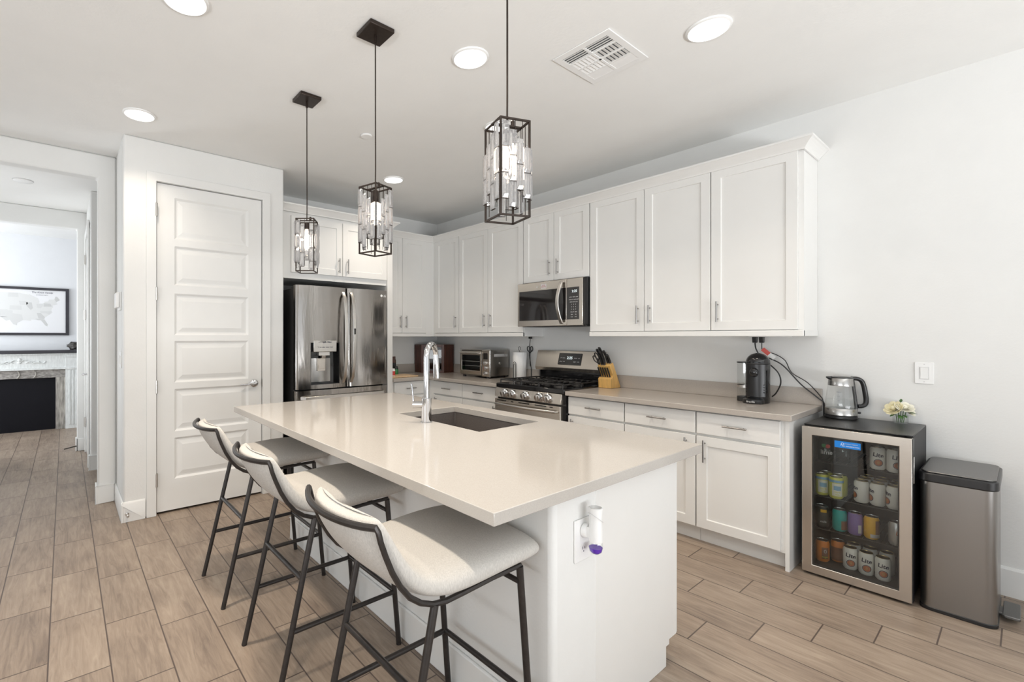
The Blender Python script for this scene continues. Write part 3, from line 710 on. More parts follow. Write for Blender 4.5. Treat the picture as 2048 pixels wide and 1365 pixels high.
# ------------------------------------------------------------------ pendant lamps
def pendant(x, y, ang, label):
    T = thing('pendant_lamp', label, 'pendant lamp', (x, y, 1.765), 0, 'crystal pendants over the island')
    H = 0.327; h = 0.0545; w_ = 0.0030
    Rm = Matrix.Rotation(ang, 4, 'Z')
    def o(name, mb, mat, par=T, rot=True, **k):
        if rot: mb.xform(Rm)
        return obj(name, mb, mat, par, local=True, **k)
    zc = ZC-1.765
    obj('canopy', MB().box(-0.068, -0.068, zc-0.022, 0.068, 0.068, zc-0.0005), M_bronze, T, local=True, bevel=0.004)
    obj('cord', MB().tube([(0, 0, zc-0.02), (0.001, 0, zc*0.6), (0, 0.001, H+0.10), (0, 0, H-0.005)], 0.0033, 8).lathe([(0.008, 0), (0.008, 0.03), (0.004, 0.045)], (0, 0, zc-0.06), 10), M_bronze, T, local=True, smooth=True)
    mb = MB()
    for sx in (-1, 1):
        for sy in (-1, 1): mb.box(sx*h-w_, sy*h-w_, 0, sx*h+w_, sy*h+w_, H)
    for z in (0.0, H-2*w_):
        for s_ in (-1, 1):
            mb.box(-h, s_*h-w_, z, h, s_*h+w_, z+2*w_).box(s_*h-w_, -h, z, s_*h+w_, h, z+2*w_)
    mb.box(-h, -0.008, H-2*w_, h, 0.008, H-w_*0.5).lathe([(0.007, 0), (0.007, 0.018), (0.003, 0.022)], (0.022, 0, H-0.002), 10)
    # thin wires the bars hang from, stepping down the faces
    for f in range(4):
        M4 = Matrix.Rotation(f*PI/2, 4, 'Z')
        for c in range(3):
            b = len(mb.v); xx = -0.0275+c*0.0275
            mb.box(xx-0.0006, -h-0.0012, 0.012+0.018*c, xx+0.0006, -h+0.0012, H-0.006); mb.xform(M4, b)
    for f in range(4):
        M4 = Matrix.Rotation(f*PI/2, 4, 'Z')
        for c in range(4):
            stag = (c if f % 2 == 0 else 3-c)*0.027
            for r in range(3):
                zt = H-0.016-stag-r*0.086
                if zt-0.083 < 0.004: continue
                b = len(mb.v); a = -0.0412+c*0.0275
                mb.box(a-0.0125, -h-0.010, zt-0.0852, a+0.0125, -h-0.003, zt-0.0840); mb.xform(M4, b)
    o('frame', mb, M_bronze)
    mb = MB().lathe([(0.016, 0.0), (0.016, 0.055), (0.010, 0.06), (0.0, 0.06)], (0, 0, H-0.075), 14)
    o('socket', mb, M_bronze, smooth=True)
    mb = MB().lathe([(0.0, 0.0), (0.010, 0.004), (0.0155, 0.018), (0.0165, 0.045), (0.0145, 0.085), (0.010, 0.105), (0.010, 0.112)], (0, 0, H-0.186), 16)
    o('bulb', mb, M_bulb, smooth=True)
    proto = None
    for f in range(4):
        for c in range(4):
            stag = (c if f % 2 == 0 else 3-c)*0.027
            for r in range(3):
                zt = H-0.016-stag-r*0.086
                if zt-0.083 < 0.004: continue
                a = -0.0412+c*0.0275
                M4 = Rm @ Matrix.Rotation(f*PI/2, 4, 'Z') @ Matrix.Translation((a, -h-0.0095, zt-0.0835))
                if proto is None:
                    mb = MB(); hw, d = 0.0128, 0.0055
                    # faceted bar: bevelled long edges and pyramid-cut ends
                    sec = [(-hw, -0.002), (-hw*0.55, -d), (hw*0.55, -d), (hw, -0.002), (hw, 0.002), (hw*0.55, d), (-hw*0.55, d), (-hw, 0.002)]
                    rg = []
                    for zz, sc in ((0.0, 0.72), (0.012, 1.0), (0.071, 1.0), (0.083, 0.72)):
                        rg.append(mb.pts([(p[0]*(1 if sc == 1 else 0.96), p[1]*sc*(1 if sc == 1 else 0.35), zz) for p in sec]))
                    for A, B in zip(rg, rg[1:]):
                        for k in range(8): mb.face((A+k, A+(k+1) % 8, B+(k+1) % 8, B+k))
                    mb.face([rg[0]+k for k in range(8)][::-1]); mb.face([rg[-1]+k for k in range(8)])
                    proto = bpy.data.meshes.get('crystal_bar') or mb.mesh('crystal_bar', M_crystal)
                cb = bpy.data.objects.new('crystal_bar', proto); C.objects.link(cb); cb.parent = T; cb.matrix_local = M4
    return T
pendant(2.030, -2.744, math.radians(52.8), 'crystal pendant lamp hanging farthest away, before the cabinet over the refrigerator')
pendant(2.830, -2.743, math.radians(14.7), 'middle crystal pendant lamp of the three, hanging in front of the fridge cabinet corner')
pendant(3.668, -2.735, math.radians(71.3), 'largest crystal pendant lamp, nearest the camera, its cord leaving the top of the picture')

# ------------------------------------------------------------------ ceiling fittings
def downlight(x, y, label, power=40):
    T = thing('recessed_light', label, 'ceiling light', (x, y, ZC-0.012), 0, 'recessed ceiling lights')
    obj('trim_ring', MB().lathe([(0.0845, 0.005), (0.087, 0.001), (0.096, 0.005), (0.098, 0.0115), (0.0845, 0.0115)], (x, y, ZC-0.012), 36, caps=False), M_white, T, smooth=True)
    obj('lens', MB().lathe([(0.0, 0.003), (0.0855, 0.004), (0.0855, 0.010), (0.0, 0.010)], (x, y, ZC-0.012), 36), M_lens, T, smooth=True)
    l = bpy.data.lights.new('downlight_lamp', 'AREA'); l.shape = 'DISK'; l.size = 0.14; l.energy = power; l.color = (1.0, 0.88, 0.74); l.spread = math.radians(118)
    lo = bpy.data.objects.new('downlight_lamp', l); C.objects.link(lo); lo.location = (x, y, ZC-0.016)
    return T
downlight(2.497, -3.525, 'recessed ceiling light cut off by the top edge at the upper left', 46)
downlight(1.150, -3.550, 'recessed ceiling light over the pantry doorway, farthest left in full view', 10)
downlight(2.952, -2.222, 'recessed ceiling light between the middle pendant canopy and the ceiling vent', 19)
downlight(3.819, -1.467, 'recessed ceiling light right of the ceiling vent', 17)
downlight(1.119, -1.466, 'small looking recessed ceiling light deepest in the kitchen, before the corner', 15)
downlight(2.480, -1.500, 'recessed ceiling light half hidden behind the nearest pendant', 17)
downlight(3.840, -3.530, 'added recessed ceiling light nearest the camera, unseen, above the near end of the island', 30)  # unseen fixture added to the row, helps light the stools
# supply vent with four blade groups
VX0, VX1, VY0, VY1 = 3.208, 3.532, -1.859, -1.472
T = thing('ceiling_vent', 'square white four way ceiling air vent with slotted blades', 'vent', ((VX0+VX1)/2, (VY0+VY1)/2, ZC))
zb = ZC-0.001
mb = slab_hole(VX0, VY0, VX1, VY1, VX0+0.034, VY0+0.040, VX1-0.034, VY1-0.040, ZC-0.007, zb)
obj('frame', mb, M_white, T, bevel=0.002)
obj('duct', MB().box(VX0+0.032, VY0+0.038, ZC-0.0022, VX1-0.032, VY1-0.038, ZC-0.0008), mk('duct_grey', (0.10, 0.105, 0.11), 0.7), T)
vx0, vx1, vy0, vy1 = VX0+0.034, VX1-0.034, VY0+0.040, VY1-0.040
vmx, vmy = (vx0+vx1)/2, (vy0+vy1)/2
obj('crossbar', MB().box(vmx-0.006, vy0, ZC-0.008, vmx+0.006, vy1, zb-0.001).box(vx0, vmy-0.007, ZC-0.008, vx1, vmy+0.007, zb-0.001).box(vx0, (vy0+vmy)/2-0.004, ZC-0.0075, vx1, (vy0+vmy)/2+0.004, zb-0.001).box(vx0, (vy1+vmy)/2-0.004, ZC-0.0075, vx1, (vy1+vmy)/2+0.004, zb-0.001), M_white, T)
def blades(x0, x1, y0, y1, n, along, tilt):
    for k in range(n):
        mb = MB()
        if along == 'x':
            c = y0+(y1-y0)*(k+0.5)/n; hh = (y1-y0)/n*0.42
            mb.prism([(c-hh, ZC-0.0075 if tilt > 0 else ZC-0.003), (c-hh, ZC-0.0065 if tilt > 0 else ZC-0.0022), (c+hh, ZC-0.0022 if tilt > 0 else ZC-0.0065), (c+hh, ZC-0.003 if tilt > 0 else ZC-0.0075)], x0, x1, 'x')
        else:
            c = x0+(x1-x0)*(k+0.5)/n; hh = (x1-x0)/n*0.42
            mb.prism([(c-hh, ZC-0.0075 if tilt > 0 else ZC-0.003), (c-hh, ZC-0.0065 if tilt > 0 else ZC-0.0022), (c+hh, ZC-0.0022 if tilt > 0 else ZC-0.0065), (c+hh, ZC-0.003 if tilt > 0 else ZC-0.0075)], y0, y1, 'y')
        obj('blade', mb, M_white, T)
qy0, qy1 = (vy0+vmy)/2, (vy1+vmy)/2
for (xa, xb) in ((vx0, vmx-0.006), (vmx+0.006, vx1)):
    blades(xa, xb, vy0, qy0-0.004, 4, 'x', 1)
    blades(xa, xb, qy1+0.004, vy1, 4, 'x', -1)
blades(vx0, vmx-0.006, qy0+0.004, qy1-0.004, 6, 'y', 1)
blades(vmx+0.006, vx1, qy0+0.004, qy1-0.004, 6, 'y', -1)
def detector(x, y, z, label, r):
    T = thing('sprinkler_cover', label, 'ceiling cover', (x, y, z))
    obj('cover', MB().lathe([(0.0, 0.0), (r*0.92, 0.0), (r, 0.004), (r, 0.010), (r*0.97, 0.0115)], (x, y, z-0.012), 32), M_white, T, smooth=True)
    obj('gap_ring', MB().lathe([(r*0.9, 0.0), (r*1.08, 0.0), (r*1.08, 0.0012), (r*0.9, 0.0012)], (x, y, z-0.0014), 32, caps=False), M_mark, T, smooth=True)
detector(1.791, -2.168, ZC, 'flat round white cover on the kitchen ceiling, between the two farther pendants', 0.042)
detector(-1.041, -4.266, ZC, 'flat round white cover on the hall ceiling', 0.075)

# ------------------------------------------------------------------ refrigerator
FY0, FY1, FM = -2.331, -1.369, -1.829
T = thing('refrigerator', 'stainless french door refrigerator with water dispenser', 'refrigerator', (0.5, -1.85, 0))
obj('body', MB().box(0.06, FY0+0.012, 0.02, 0.80, FY1-0.012, 1.80).box(0.12, FY0+0.03, 0.0, 0.74, FY1-0.03, 0.02), M_matte, T, bevel=0.004)
obj('hinge_cover', MB().box(0.70, FY0+0.02, 1.80, 0.84, FY0+0.09, 1.822).box(0.70, FY1-0.09, 1.80, 0.84, FY1-0.02, 1.822), M_matte, T, bevel=0.006)
def bowed(y0, y1, z0, z1, xb, xf, bow, n=14, skip=None):
    """door skin whose front bows gently outward"""
    poly = [(xb, y0), (xf-0.020, y0), (xf-0.006, y0+0.006)]
    for k in range(n+1):
        t = k/n; poly.append((xf+bow*(1-(2*t-1)**2), y0+0.016+(y1-y0-0.032)*t))
    poly += [(xf-0.006, y1-0.006), (xf-0.020, y1), (xb, y1)]
    return MB().prism(poly, z0, z1, 'z')
DL0, DL1, DZ0, DZ1 = -2.200, -1.911, 0.930, 1.310
# left door is cut around the dispenser bay
mb = MB()
def piece(y0, y1, z0, z1):
    W_ = FM-0.004-FY0
    def xf(y): t = (y-FY0)/W_; return 0.868+0.020*(1-(2*t-1)**2) - (0.010 if t < 0.015 or t > 0.985 else 0)
    ys = [y0+(y1-y0)*k/8 for k in range(9)]
    poly = [(0.812, y0)]+[(xf(y), y) for y in ys]+[(0.812, y1)]
    mb.prism(poly, z0, z1, 'z')
piece(FY0, DL0, 0.893, 1.822); piece(DL1, FM-0.004, 0.893, 1.822); piece(DL0, DL1, 0.893, DZ0); piece(DL0, DL1, DZ1, 1.822)
ld = obj('left_door', mb, M_fr, T, smooth=True)
rd = obj('right_door', bowed(FM+0.004, FY1, 0.893, 1.822, 0.812, 0.868, 0.020), M_fr, T, smooth=True)
dr = obj('freezer_drawer', bowed(FY0, FY1, 0.10, 0.880, 0.812, 0.868, 0.012), M_fr, T, smooth=True)
obj('toe_grille', MB().box(0.70, FY0+0.02, 0.005, 0.80, FY1-0.02, 0.095), M_black, T)
def bow_handle(y, par):
    path = []
    for k in range(17):
        t = k/16; path.append((0.886+0.062*math.sin(PI*t)**0.55 if 0 < k < 16 else 0.872, y, 0.935+0.845*t))
    obj('handle', MB().tube(path, 0.01, flat=(0.030, 0.016)), M_chrome if False else M_nickel, par, bevel=0.003)
bow_handle(-1.872, ld); bow_handle(-1.788, rd)
obj('door_in_door_button', MB().box(0.944, -1.797, 1.385, 0.958, -1.779, 1.44), M_matte, rd, bevel=0.002)
mb = MB().tube([(0.868, FY0+0.045, 0.815)]+[(0.905, FY0+0.075+(FY1-FY0-0.15)*k/8, 0.815) for k in range(9)]+[(0.868, FY1-0.045, 0.815)], 0.01, flat=(0.018, 0.030))
obj('handle', mb, M_nickel, dr, bevel=0.003)
# dispenser
mb = MB().box(0.812, DL0, DZ0, 0.817, DL1, DZ1)
mb.box(0.817, DL0, DZ0, 0.872, DL0+0.004, DZ1).box(0.817, DL1-0.004, DZ0, 0.872, DL1, DZ1).box(0.817, DL0, DZ0, 0.872, DL1, DZ0+0.004).box(0.817, DL0, DZ1-0.004, 0.872, DL1, DZ1)
dsp = obj('dispenser_bay', mb, M_gloss, ld)
mb = MB()
poly = [(DL0+0.035+(DL1-DL0-0.10)*k/10, 0.8175+0.010*(1-math.cos(2*PI*k/10))/2) for k in range(11)]
mb.prism([(x, y) for y, x in poly]+[(0.8172, DL1-0.065), (0.8172, DL0+0.035)], DZ0+0.02, DZ0+0.235, 'z')
obj('splash_plate', mb, M_ss, dsp, smooth=True)
obj('display_panel', MB().prism([(0.818, 1.232), (0.884, 1.225), (0.888, 1.330), (0.818, 1.330)], DL0+0.028, DL1-0.032, 'y'), M_nickel, dsp, bevel=0.004)
obj('spout', MB().box(0.818, -2.115, 1.19, 0.872, -2.005, 1.226).lathe([(0.024, 0), (0.03, 0.03)], (0.85, -2.06, 1.165), 16), M_nickel, dsp, bevel=0.003)
obj('paddle', MB().box(0.824, -2.115, 1.050, 0.840, -2.035, 1.165).box(0.840, -2.105, 1.072, 0.843, -2.045, 1.155), M_ssh, dsp, bevel=0.004)
text('panel_marking', 'Spill   Filter', 0.020, facing_fridge(0.8892, -2.04, 1.313), M_ink, dsp)
text('panel_marking', '\u00b0F  ice  cube  water  lock', 0.015, facing_fridge(0.8872, -2.06, 1.268), M_ink, dsp)
text('logo', 'LG', 0.030, facing_fridge(0.8785, -1.412, 1.768), M_white, rd)
obj('logo_disc', MB().lathe([(0.0, 0.0), (0.0125, 0.0), (0.0125, 0.0008), (0.0, 0.0008)], (0.8800, -1.447, 1.769), 20, 'x'), M_white, rd)

# ------------------------------------------------------------------ gas range
RX0, RX1 = 1.690, 2.446
T = thing('gas_range', 'stainless gas range with black grates and five knobs', 'range', ((RX0+RX1)/2, -0.33, 0))
obj('body', MB().box(RX0, -0.645, 0.03, RX1, -0.03, 0.895).box(RX0+0.05, -0.60, 0, RX1-0.05, -0.08, 0.03), M_gloss, T)
obj('cooktop', MB().box(RX0, -0.672, 0.886, RX1, -0.03, 0.926), M_gloss, T, bevel=0.006)
mb = MB().prism([(-0.645, 0.795), (-0.693, 0.800), (-0.676, 0.884), (-0.645, 0.884)], RX0, RX1-0.022, 'x')
cp = obj('control_panel', mb, M_ssh, T, bevel=0.003)
tilt = math.atan2(0.017, 0.084)
for kx in (1.815, 1.905, 2.055, 2.205, 2.295):
    Mk = Matrix.Translation((kx, -0.6852, 0.842)) @ Matrix.Rotation(PI/2-tilt*-1, 4, 'X')
    mb = MB().lathe([(0.038, 0.0), (0.038, 0.005), (0.034, 0.010), (0.032, 0.013)], (0, 0, 0), 28).xform(Mk)
    kb = obj('knob', mb, M_chrome, T, smooth=True)
    mb = MB().lathe([(0.030, 0.012), (0.0295, 0.036), (0.027, 0.040), (0.0, 0.040)], (0, 0, 0), 28).xform(Mk)
    obj('knob_grip', mb, M_chrome, kb, smooth=True)
    obj('knob_pointer', MB().box(-0.007, -0.026, 0.018, 0.007, 0.026, 0.050).xform(Mk), M_nickel, kb, bevel=0.003)
mb = MB().box(RX0+0.001, -0.690, 0.215, RX1-0.026, -0.645, 0.782)
od = obj('oven_door', mb, M_ssh, T, bevel=0.004)
obj('window', MB().box(RX0+0.12, -0.6915, 0.35, RX1-0.14, -0.689, 0.60), M_oven, od)
for (a, b_) in ((0.03, 0.14), (0.20, 0.225), (0.29, 0.41), (0.47, 0.59), (0.625, 0.655)):
    obj('vent_slot', MB().box(RX0+a, -0.6915, 0.764, RX0+b_, -0.688, 0.773), M_gloss, od)
path = [(RX0+0.03, -0.690, 0.735)]+[(RX0+0.035+(0.66)*k/12, -0.715-0.022*math.sin(PI*k/12), 0.735) for k in range(13)]+[(RX0+0.70, -0.690, 0.735)]
obj('handle', MB().tube(path, [0.010]+[0.0125]*13+[0.010], 12), M_nickel, od, smooth=True)
obj('storage_drawer', MB().box(RX0+0.001, -0.688, 0.045, RX1-0.026, -0.645, 0.205), M_ssh, T, bevel=0.004)
# backguard
mb = MB().prism([(-0.024, 1.030), (-0.098, 1.030), (-0.112, 1.062), (-0.062, 1.226), (-0.024, 1.226)], RX0+0.012, RX1-0.004, 'x')
bgd = obj('backguard', mb, M_ssh, T, bevel=0.003)
obj('backguard_base', MB().box(RX0+0.045, -0.070, 0.924, RX1-0.006, -0.03, 1.031), M_gloss, T, bevel=0.003)
sl = math.atan2(0.050, 0.164)
Mb = Matrix.Translation((2.098, -0.0885, 1.150)) @ Matrix.Rotation(PI/2-sl, 4, 'X')
obj('display', MB().box(-0.125, -0.060, 0.0, 0.125, 0.056, 0.003).xform(Mb), M_gloss, bgd, bevel=0.001)
text('clock_digits', '2:25', 0.036, Mb @ Matrix.Translation((0.0, 0.008, 0.0036)), M_dig, bgd)
for dx, row in ((-0.078, ('off  bake', 'clean  set')), (0.078, ('timer  on', 'light  lock'))):
    for k, t_ in enumerate(row): text('button_marking', t_, 0.016, Mb @ Matrix.Translation((dx, 0.008-0.036*k, 0.0036)), M_mark, bgd)
# grates and burners
for (ga, gb) in ((RX0+0.035, RX0+0.275), (RX0+0.282, RX0+0.474), (RX0+0.481, RX1-0.035)):
    mb = MB(); zt = 0.958; ya, yb = -0.645, -0.115
    for xx in (ga, gb): mb.tube([(xx, ya, zt), (xx, yb, zt)], 0.0065, 6)
    for yy in (ya, (ya+yb)/2, yb): mb.tube([(ga, yy, zt), (gb, yy, zt)], 0.0065, 6)
    for k in range(1, 4):
        xx = ga+(gb-ga)*k/4
        for (c0, c1) in ((ya, ya+0.085), (ya+0.18, ya+0.345), (yb-0.085, yb)):
            mb.tube([(xx, c0, zt), (xx, (c0+c1)/2, zt+0.006), (xx, c1, zt)], 0.0055, 6)
    for xx in (ga, gb):
        for yy in (ya, (ya+yb)/2, yb): mb.tube([(xx, yy, zt), (xx, yy, 0.925)], 0.006, 6)
    obj('grate', mb, M_iron, T, smooth=True)
for (bx_, by_) in ((RX0+0.155, -0.51), (RX0+0.155, -0.25), (RX0+0.378, -0.38), (RX0+0.60, -0.51), (RX0+0.60, -0.25)):
    mb = MB().lathe([(0.055, 0), (0.05, 0.010), (0.036, 0.012), (0.036, 0.022), (0.0, 0.024)], (bx_, by_, 0.9255), 20)
    obj('burner', mb, M_iron, T, smooth=True)

# ------------------------------------------------------------------ microwave
MX0, MX1, MZ0, MZ1, MF = 1.702, 2.424, 1.462, 1.880, -0.378
T = thing('microwave_oven', 'stainless over the range microwave with dark glass door', 'microwave', ((MX0+MX1)/2, -0.19, MZ0))
obj('body', MB().box(1.731, -0.355, MZ0+0.012, 2.452, -0.0015, 1.8825), M_black, T)
obj('underside', MB().box(1.745, -0.35, MZ0-0.004, 2.44, -0.04, MZ0+0.013), M_matte, T)
md_ = obj('door', MB().box(MX0, MF, MZ0, 2.262, -0.352, MZ1), M_ssh, T, bevel=0.004)
pn = obj('control_panel', MB().box(2.2645, MF, MZ0, MX1, -0.352, MZ1), M_ssh, T, bevel=0.004)
obj('window', MB().box(MX0+0.022, MF-0.0022, MZ0+0.055, 2.256, MF+0.002, MZ1-0.078), M_oven, md_, bevel=0.001)
obj('keypad', MB().box(2.2665, MF-0.0022, MZ0+0.055, 2.390, MF+0.002, MZ1-0.078), M_oven, pn, bevel=0.001)
text('clock_digits', '2:25', 0.030, facing_range(2.345, MF-0.0026, MZ1-0.115), M_dig, pn)
for r in range(9):
    s_ = ('pizza  melt  cook', 'popcorn veg bread', 'clock timer pwr', '1    2    3', '4    5    6', '7    8    9', 'stop  0  start', 'light      fan', 'lock     soft')[r]
    text('key_marking', s_, 0.0125, facing_range(2.338, MF-0.0026, MZ1-0.165-0.022*r), M_mark, pn)
path = [(2.222, MF+0.002, MZ0+0.022)]+[(2.222-0.014*math.sin(PI*k/12), MF-0.020-0.042*math.sin(PI*k/12), MZ0+0.025+0.37*k/12) for k in range(13)]+[(2.222, MF+0.002, MZ1-0.022)]
obj('handle', MB().tube(path, 0.011, flat=(0.034, 0.016)), M_nickel, md_, bevel=0.004)
obj('sticker', MB().box(1.985, MF-0.0010, MZ1-0.066, 2.045, MF+0.001, MZ1-0.022), M_mark, md_)
text('sticker_text', 'LOW\nPROFILE', 0.015, facing_range(2.015, MF-0.0014, MZ1-0.044), mk('red_ink', (0.35, 0.05, 0.05), 0.6), md_)
obj('badge', MB().lathe([(0, 0), (0.007, 0), (0.007, -0.0008), (0, -0.0008)], (1.94, MF-0.0001, MZ1-0.046), 16, 'y'), M_mark, md_)

# ------------------------------------------------------------------ things on the left worktop
# toaster oven, turned a little towards the island
T = thing('toaster_oven', 'stainless countertop toaster oven with glass door and three dials', 'toaster oven', (1.052, -0.183, CT), 0)
w2, dp, hb, ht = 0.230, 0.150, 0.018, 0.308
o_ = dict(local=True)
mb = MB()
mb.box(-w2, -dp+0.004, hb, w2-0.002, dp, hb+0.012).box(-w2, -dp+0.004, ht-0.014, w2-0.002, dp, ht).box(-w2, dp-0.012, hb, w2-0.002, dp, ht).box(-w2, -dp+0.004, hb, -w2+0.012, dp, ht).box(w2-0.115, -dp+0.004, hb, w2-0.002, dp, ht)
obj('body', mb, M_ssd, T, bevel=0.006, **o_)
for sx in (-0.19, 0.17):
    for sy in (-0.12, 0.12): obj('foot', MB().lathe([(0.018, 0), (0.02, hb+0.001)], (sx, sy, 0), 14), M_black, T, **o_)
dr_ = obj('door', slab_hole(-w2+0.004, 0.0, w2-0.118, ht-hb-0.03, -w2+0.030, 0.045, w2-0.140, ht-hb-0.072, 0.0, 0.012).xform(Matrix.Translation((0, -dp+0.002, hb+0.012)) @ Matrix.Rotation(PI/2, 4, 'X')), M_ssh, T, bevel=0.003, **o_)
obj('window', MB().box(-w2+0.028, -dp-0.004, hb+0.055, w2-0.138, -dp-0.002, ht-0.058), M_thin, dr_, **o_)
mb = MB().tube([(-w2+0.03, -dp-0.008, ht-0.040), (-w2+0.03, -dp-0.045, ht-0.034), (w2-0.145, -dp-0.045, ht-0.034), (w2-0.145, -dp-0.008, ht-0.040)], 0.008, 10)
obj('handle', mb, M_nickel, dr_, smooth=True, **o_)
mb = MB()
for z in (0.125, 0.175):
    mb.tube([(-w2+0.016, -dp+0.02, z), (w2-0.122, -dp+0.02, z)], 0.003, 8)
    for k in range(12): xx = -w2+0.025+k*0.026; mb.tube([(xx, -dp+0.02, z), (xx, dp-0.02, z)], 0.0015, 6)
obj('rack', mb, M_chrome, T, smooth=True, **o_)
obj('cavity', MB().box(-w2+0.0122, dp-0.0135, hb+0.0122, w2-0.116, dp-0.0122, ht-0.015), M_matte, T, **o_)
cp_ = obj('control_panel', MB().box(w2-0.112, -dp-0.006, hb, w2-0.004, -dp+0.0035, ht-0.006), M_ssh, T, bevel=0.002, **o_)
obj('display', MB().box(w2-0.090, -dp-0.0075, 0.205, w2-0.026, -dp-0.005, 0.272), M_oven, cp_, **o_)
for z in (0.165, 0.112, 0.055):
    obj('dial', MB().lathe([(0.021, 0.0), (0.021, -0.006), (0.017, -0.008), (0.0155, -0.026), (0.0, -0.027)], (w2-0.058, -dp-0.006, z), 20, 'y').box(w2-0.061, -dp-0.036, z-0.015, w2-0.055, -dp-0.03, z+0.015), M_chrome, cp_, smooth=True, **o_)
mb = MB()
for k in range(14): mb.box(w2-0.0025, -dp+0.07+k*0.0155, 0.232, w2-0.0008, -dp+0.078+k*0.0155, 0.262)
obj('side_vent', mb, M_mark, T, **o_)
obj('side_knob', MB().lathe([(0.016, 0.0), (0.014, 0.006), (0.0, 0.007)], (w2-0.002, 0.01, 0.160), 18, 'x'), M_nickel, T, smooth=True, **o_)
# bread box across the corner, with a glass front
T = thing('bread_box', 'dark walnut corner bread box with glass front, left of the toaster oven', 'bread box', (0.20, -0.22, CT))
A, B = Vector((0.160, -0.390)), Vector((0.365, -0.185))
Z0, Z1 = CT, CT+0.352
poly = [tuple(A), tuple(B), (0.365, -0.030), (0.030, -0.030), (0.030, -0.390)]
mb = MB().prism(poly, Z0+0.0005, Z0+0.016, 'z').prism(poly, Z1-0.016, Z1, 'z')
mb.box(0.030, -0.39, Z0+0.016, 0.042, -0.03, Z1-0.016).box(0.042, -0.042, Z0+0.016, 0.365, -0.03, Z1-0.016)
mb.box(0.353, -0.182, Z0+0.016, 0.365, -0.042, Z1-0.016).box(0.042, -0.39, Z0+0.016, 0.157, -0.378, Z1-0.016)
obj('case', mb, M_walnut, T, bevel=0.002)
u = (B-A).normalized(); nv = Vector((u.y, -u.x)); Lf = (B-A).length
def fr(a, d, z): p = A+u*a+nv*d; return (p.x, p.y, z)
def fbox(mb, a0, a1, d0, d1, z0, z1):
    b = mb.pts([fr(a0, d0, z0), fr(a1, d0, z0), fr(a1, d1, z0), fr(a0, d1, z0), fr(a0, d0, z1), fr(a1, d0, z1), fr(a1, d1, z1), fr(a0, d1, z1)])
    for q in ((0,3,2,1),(4,5,6,7),(0,1,5,4),(1,2,6,5),(2,3,7,6),(3,0,4,7)): mb.face([b+k for k in q])
    return mb
mb = MB(); fbox(mb, 0, 0.034, -0.004, 0.014, Z0+0.0005, Z1); fbox(mb, Lf-0.034, Lf, -0.004, 0.014, Z0+0.0005, Z1)
fbox(mb, 0.034, Lf-0.034, -0.004, 0.014, Z0+0.0005, Z0+0.030); fbox(mb, 0.034, Lf-0.034, -0.004, 0.014, Z1-0.035, Z1)
dd = obj('door_frame', mb, M_walnut, T, bevel=0.002)
obj('glass', fbox(MB(), 0.032, Lf-0.032, 0.002, 0.005, Z0+0.028, Z1-0.033), M_thin, dd)
obj('shelf', MB().prism([(0.13, -0.377), (0.352, -0.155), (0.352, -0.044), (0.044, -0.044), (0.044, -0.377)], Z0+0.18, Z0+0.186, 'z'), M_walnut, T)
M_orange = add_noise(mk('orange_peel', (0.75, 0.27, 0.03), 0.45), 90, 0.08, bump=0.5)
M_lemon = add_noise(mk('lemon_peel', (0.80, 0.55, 0.08), 0.45), 90, 0.08, bump=0.5)
for (x, y, r, m_, nm, lb, sc) in ((0.250, -0.218, 0.038, M_orange, 'orange', 'orange behind the bread box glass, right of the lemon', (1, 1, 0.95)), (0.165, -0.305, 0.030, M_lemon, 'lemon', 'yellow lemon behind the bread box glass, just left of the faucet spray head', (1.15, 1, 0.95))):
    tag(obj(nm, MB().sphere((x, y, CT+0.0165+r*0.95), r, 20, 12, sc), m_, origin=(x, y, CT+0.0165), smooth=True), lb, 'fruit')
# cutting board and spice bottles by the fridge panel
T = thing('cutting_board', 'thin maple cutting board lying on the worktop beside the refrigerator panel', 'cutting board', (0.475, -0.93, CT))
obj('board', MB().box(0.335, -1.12, CT+0.0005, 0.60, -0.770, CT+0.014), M_wood2, T, bevel=0.004)
M_red = mk('red_label', (0.55, 0.05, 0.04), 0.4); M_green = mk('green_label', (0.03, 0.20, 0.06), 0.4)
def jar(x, y, z, r, h, mlab, label, cap, mbody=None, cat='jar', nm='spice_jar'):
    T = thing(nm, label, cat, (x, y, z))
    b_ = obj('body', MB().lathe([(r*0.95, 0.0005), (r, 0.004), (r, h*0.8), (r*0.8, h*0.88)], (x, y, z), 20), mbody or M_white, T, smooth=True)
    obj('label', MB().lathe([(r+0.0006, h*0.10), (r+0.0006, h*0.66)], (x, y, z), 20, caps=False), mlab, b_, smooth=True)
    obj('cap', MB().lathe([(r*0.82, h*0.86), (r*0.82, h), (0, h)], (x, y, z), 20), cap, T, smooth=True)
    return T
jar(0.52, -1.060, CT+0.014, 0.021, 0.085, M_red, 'small red and white spice jar on the cutting board, against the refrigerator panel', M_white)
jar(0.295, -0.870, CT+0.0005, 0.028, 0.105, M_green, 'squat green labelled jar with dark lid, behind the red and white jar', M_black, M_black)
jar(0.225, -0.852, CT+0.0005, 0.026, 0.215, M_matte, 'tall dark sauce bottle behind the small jars by the refrigerator panel', M_walnut, M_walnut, 'bottle', 'sauce_bottle')
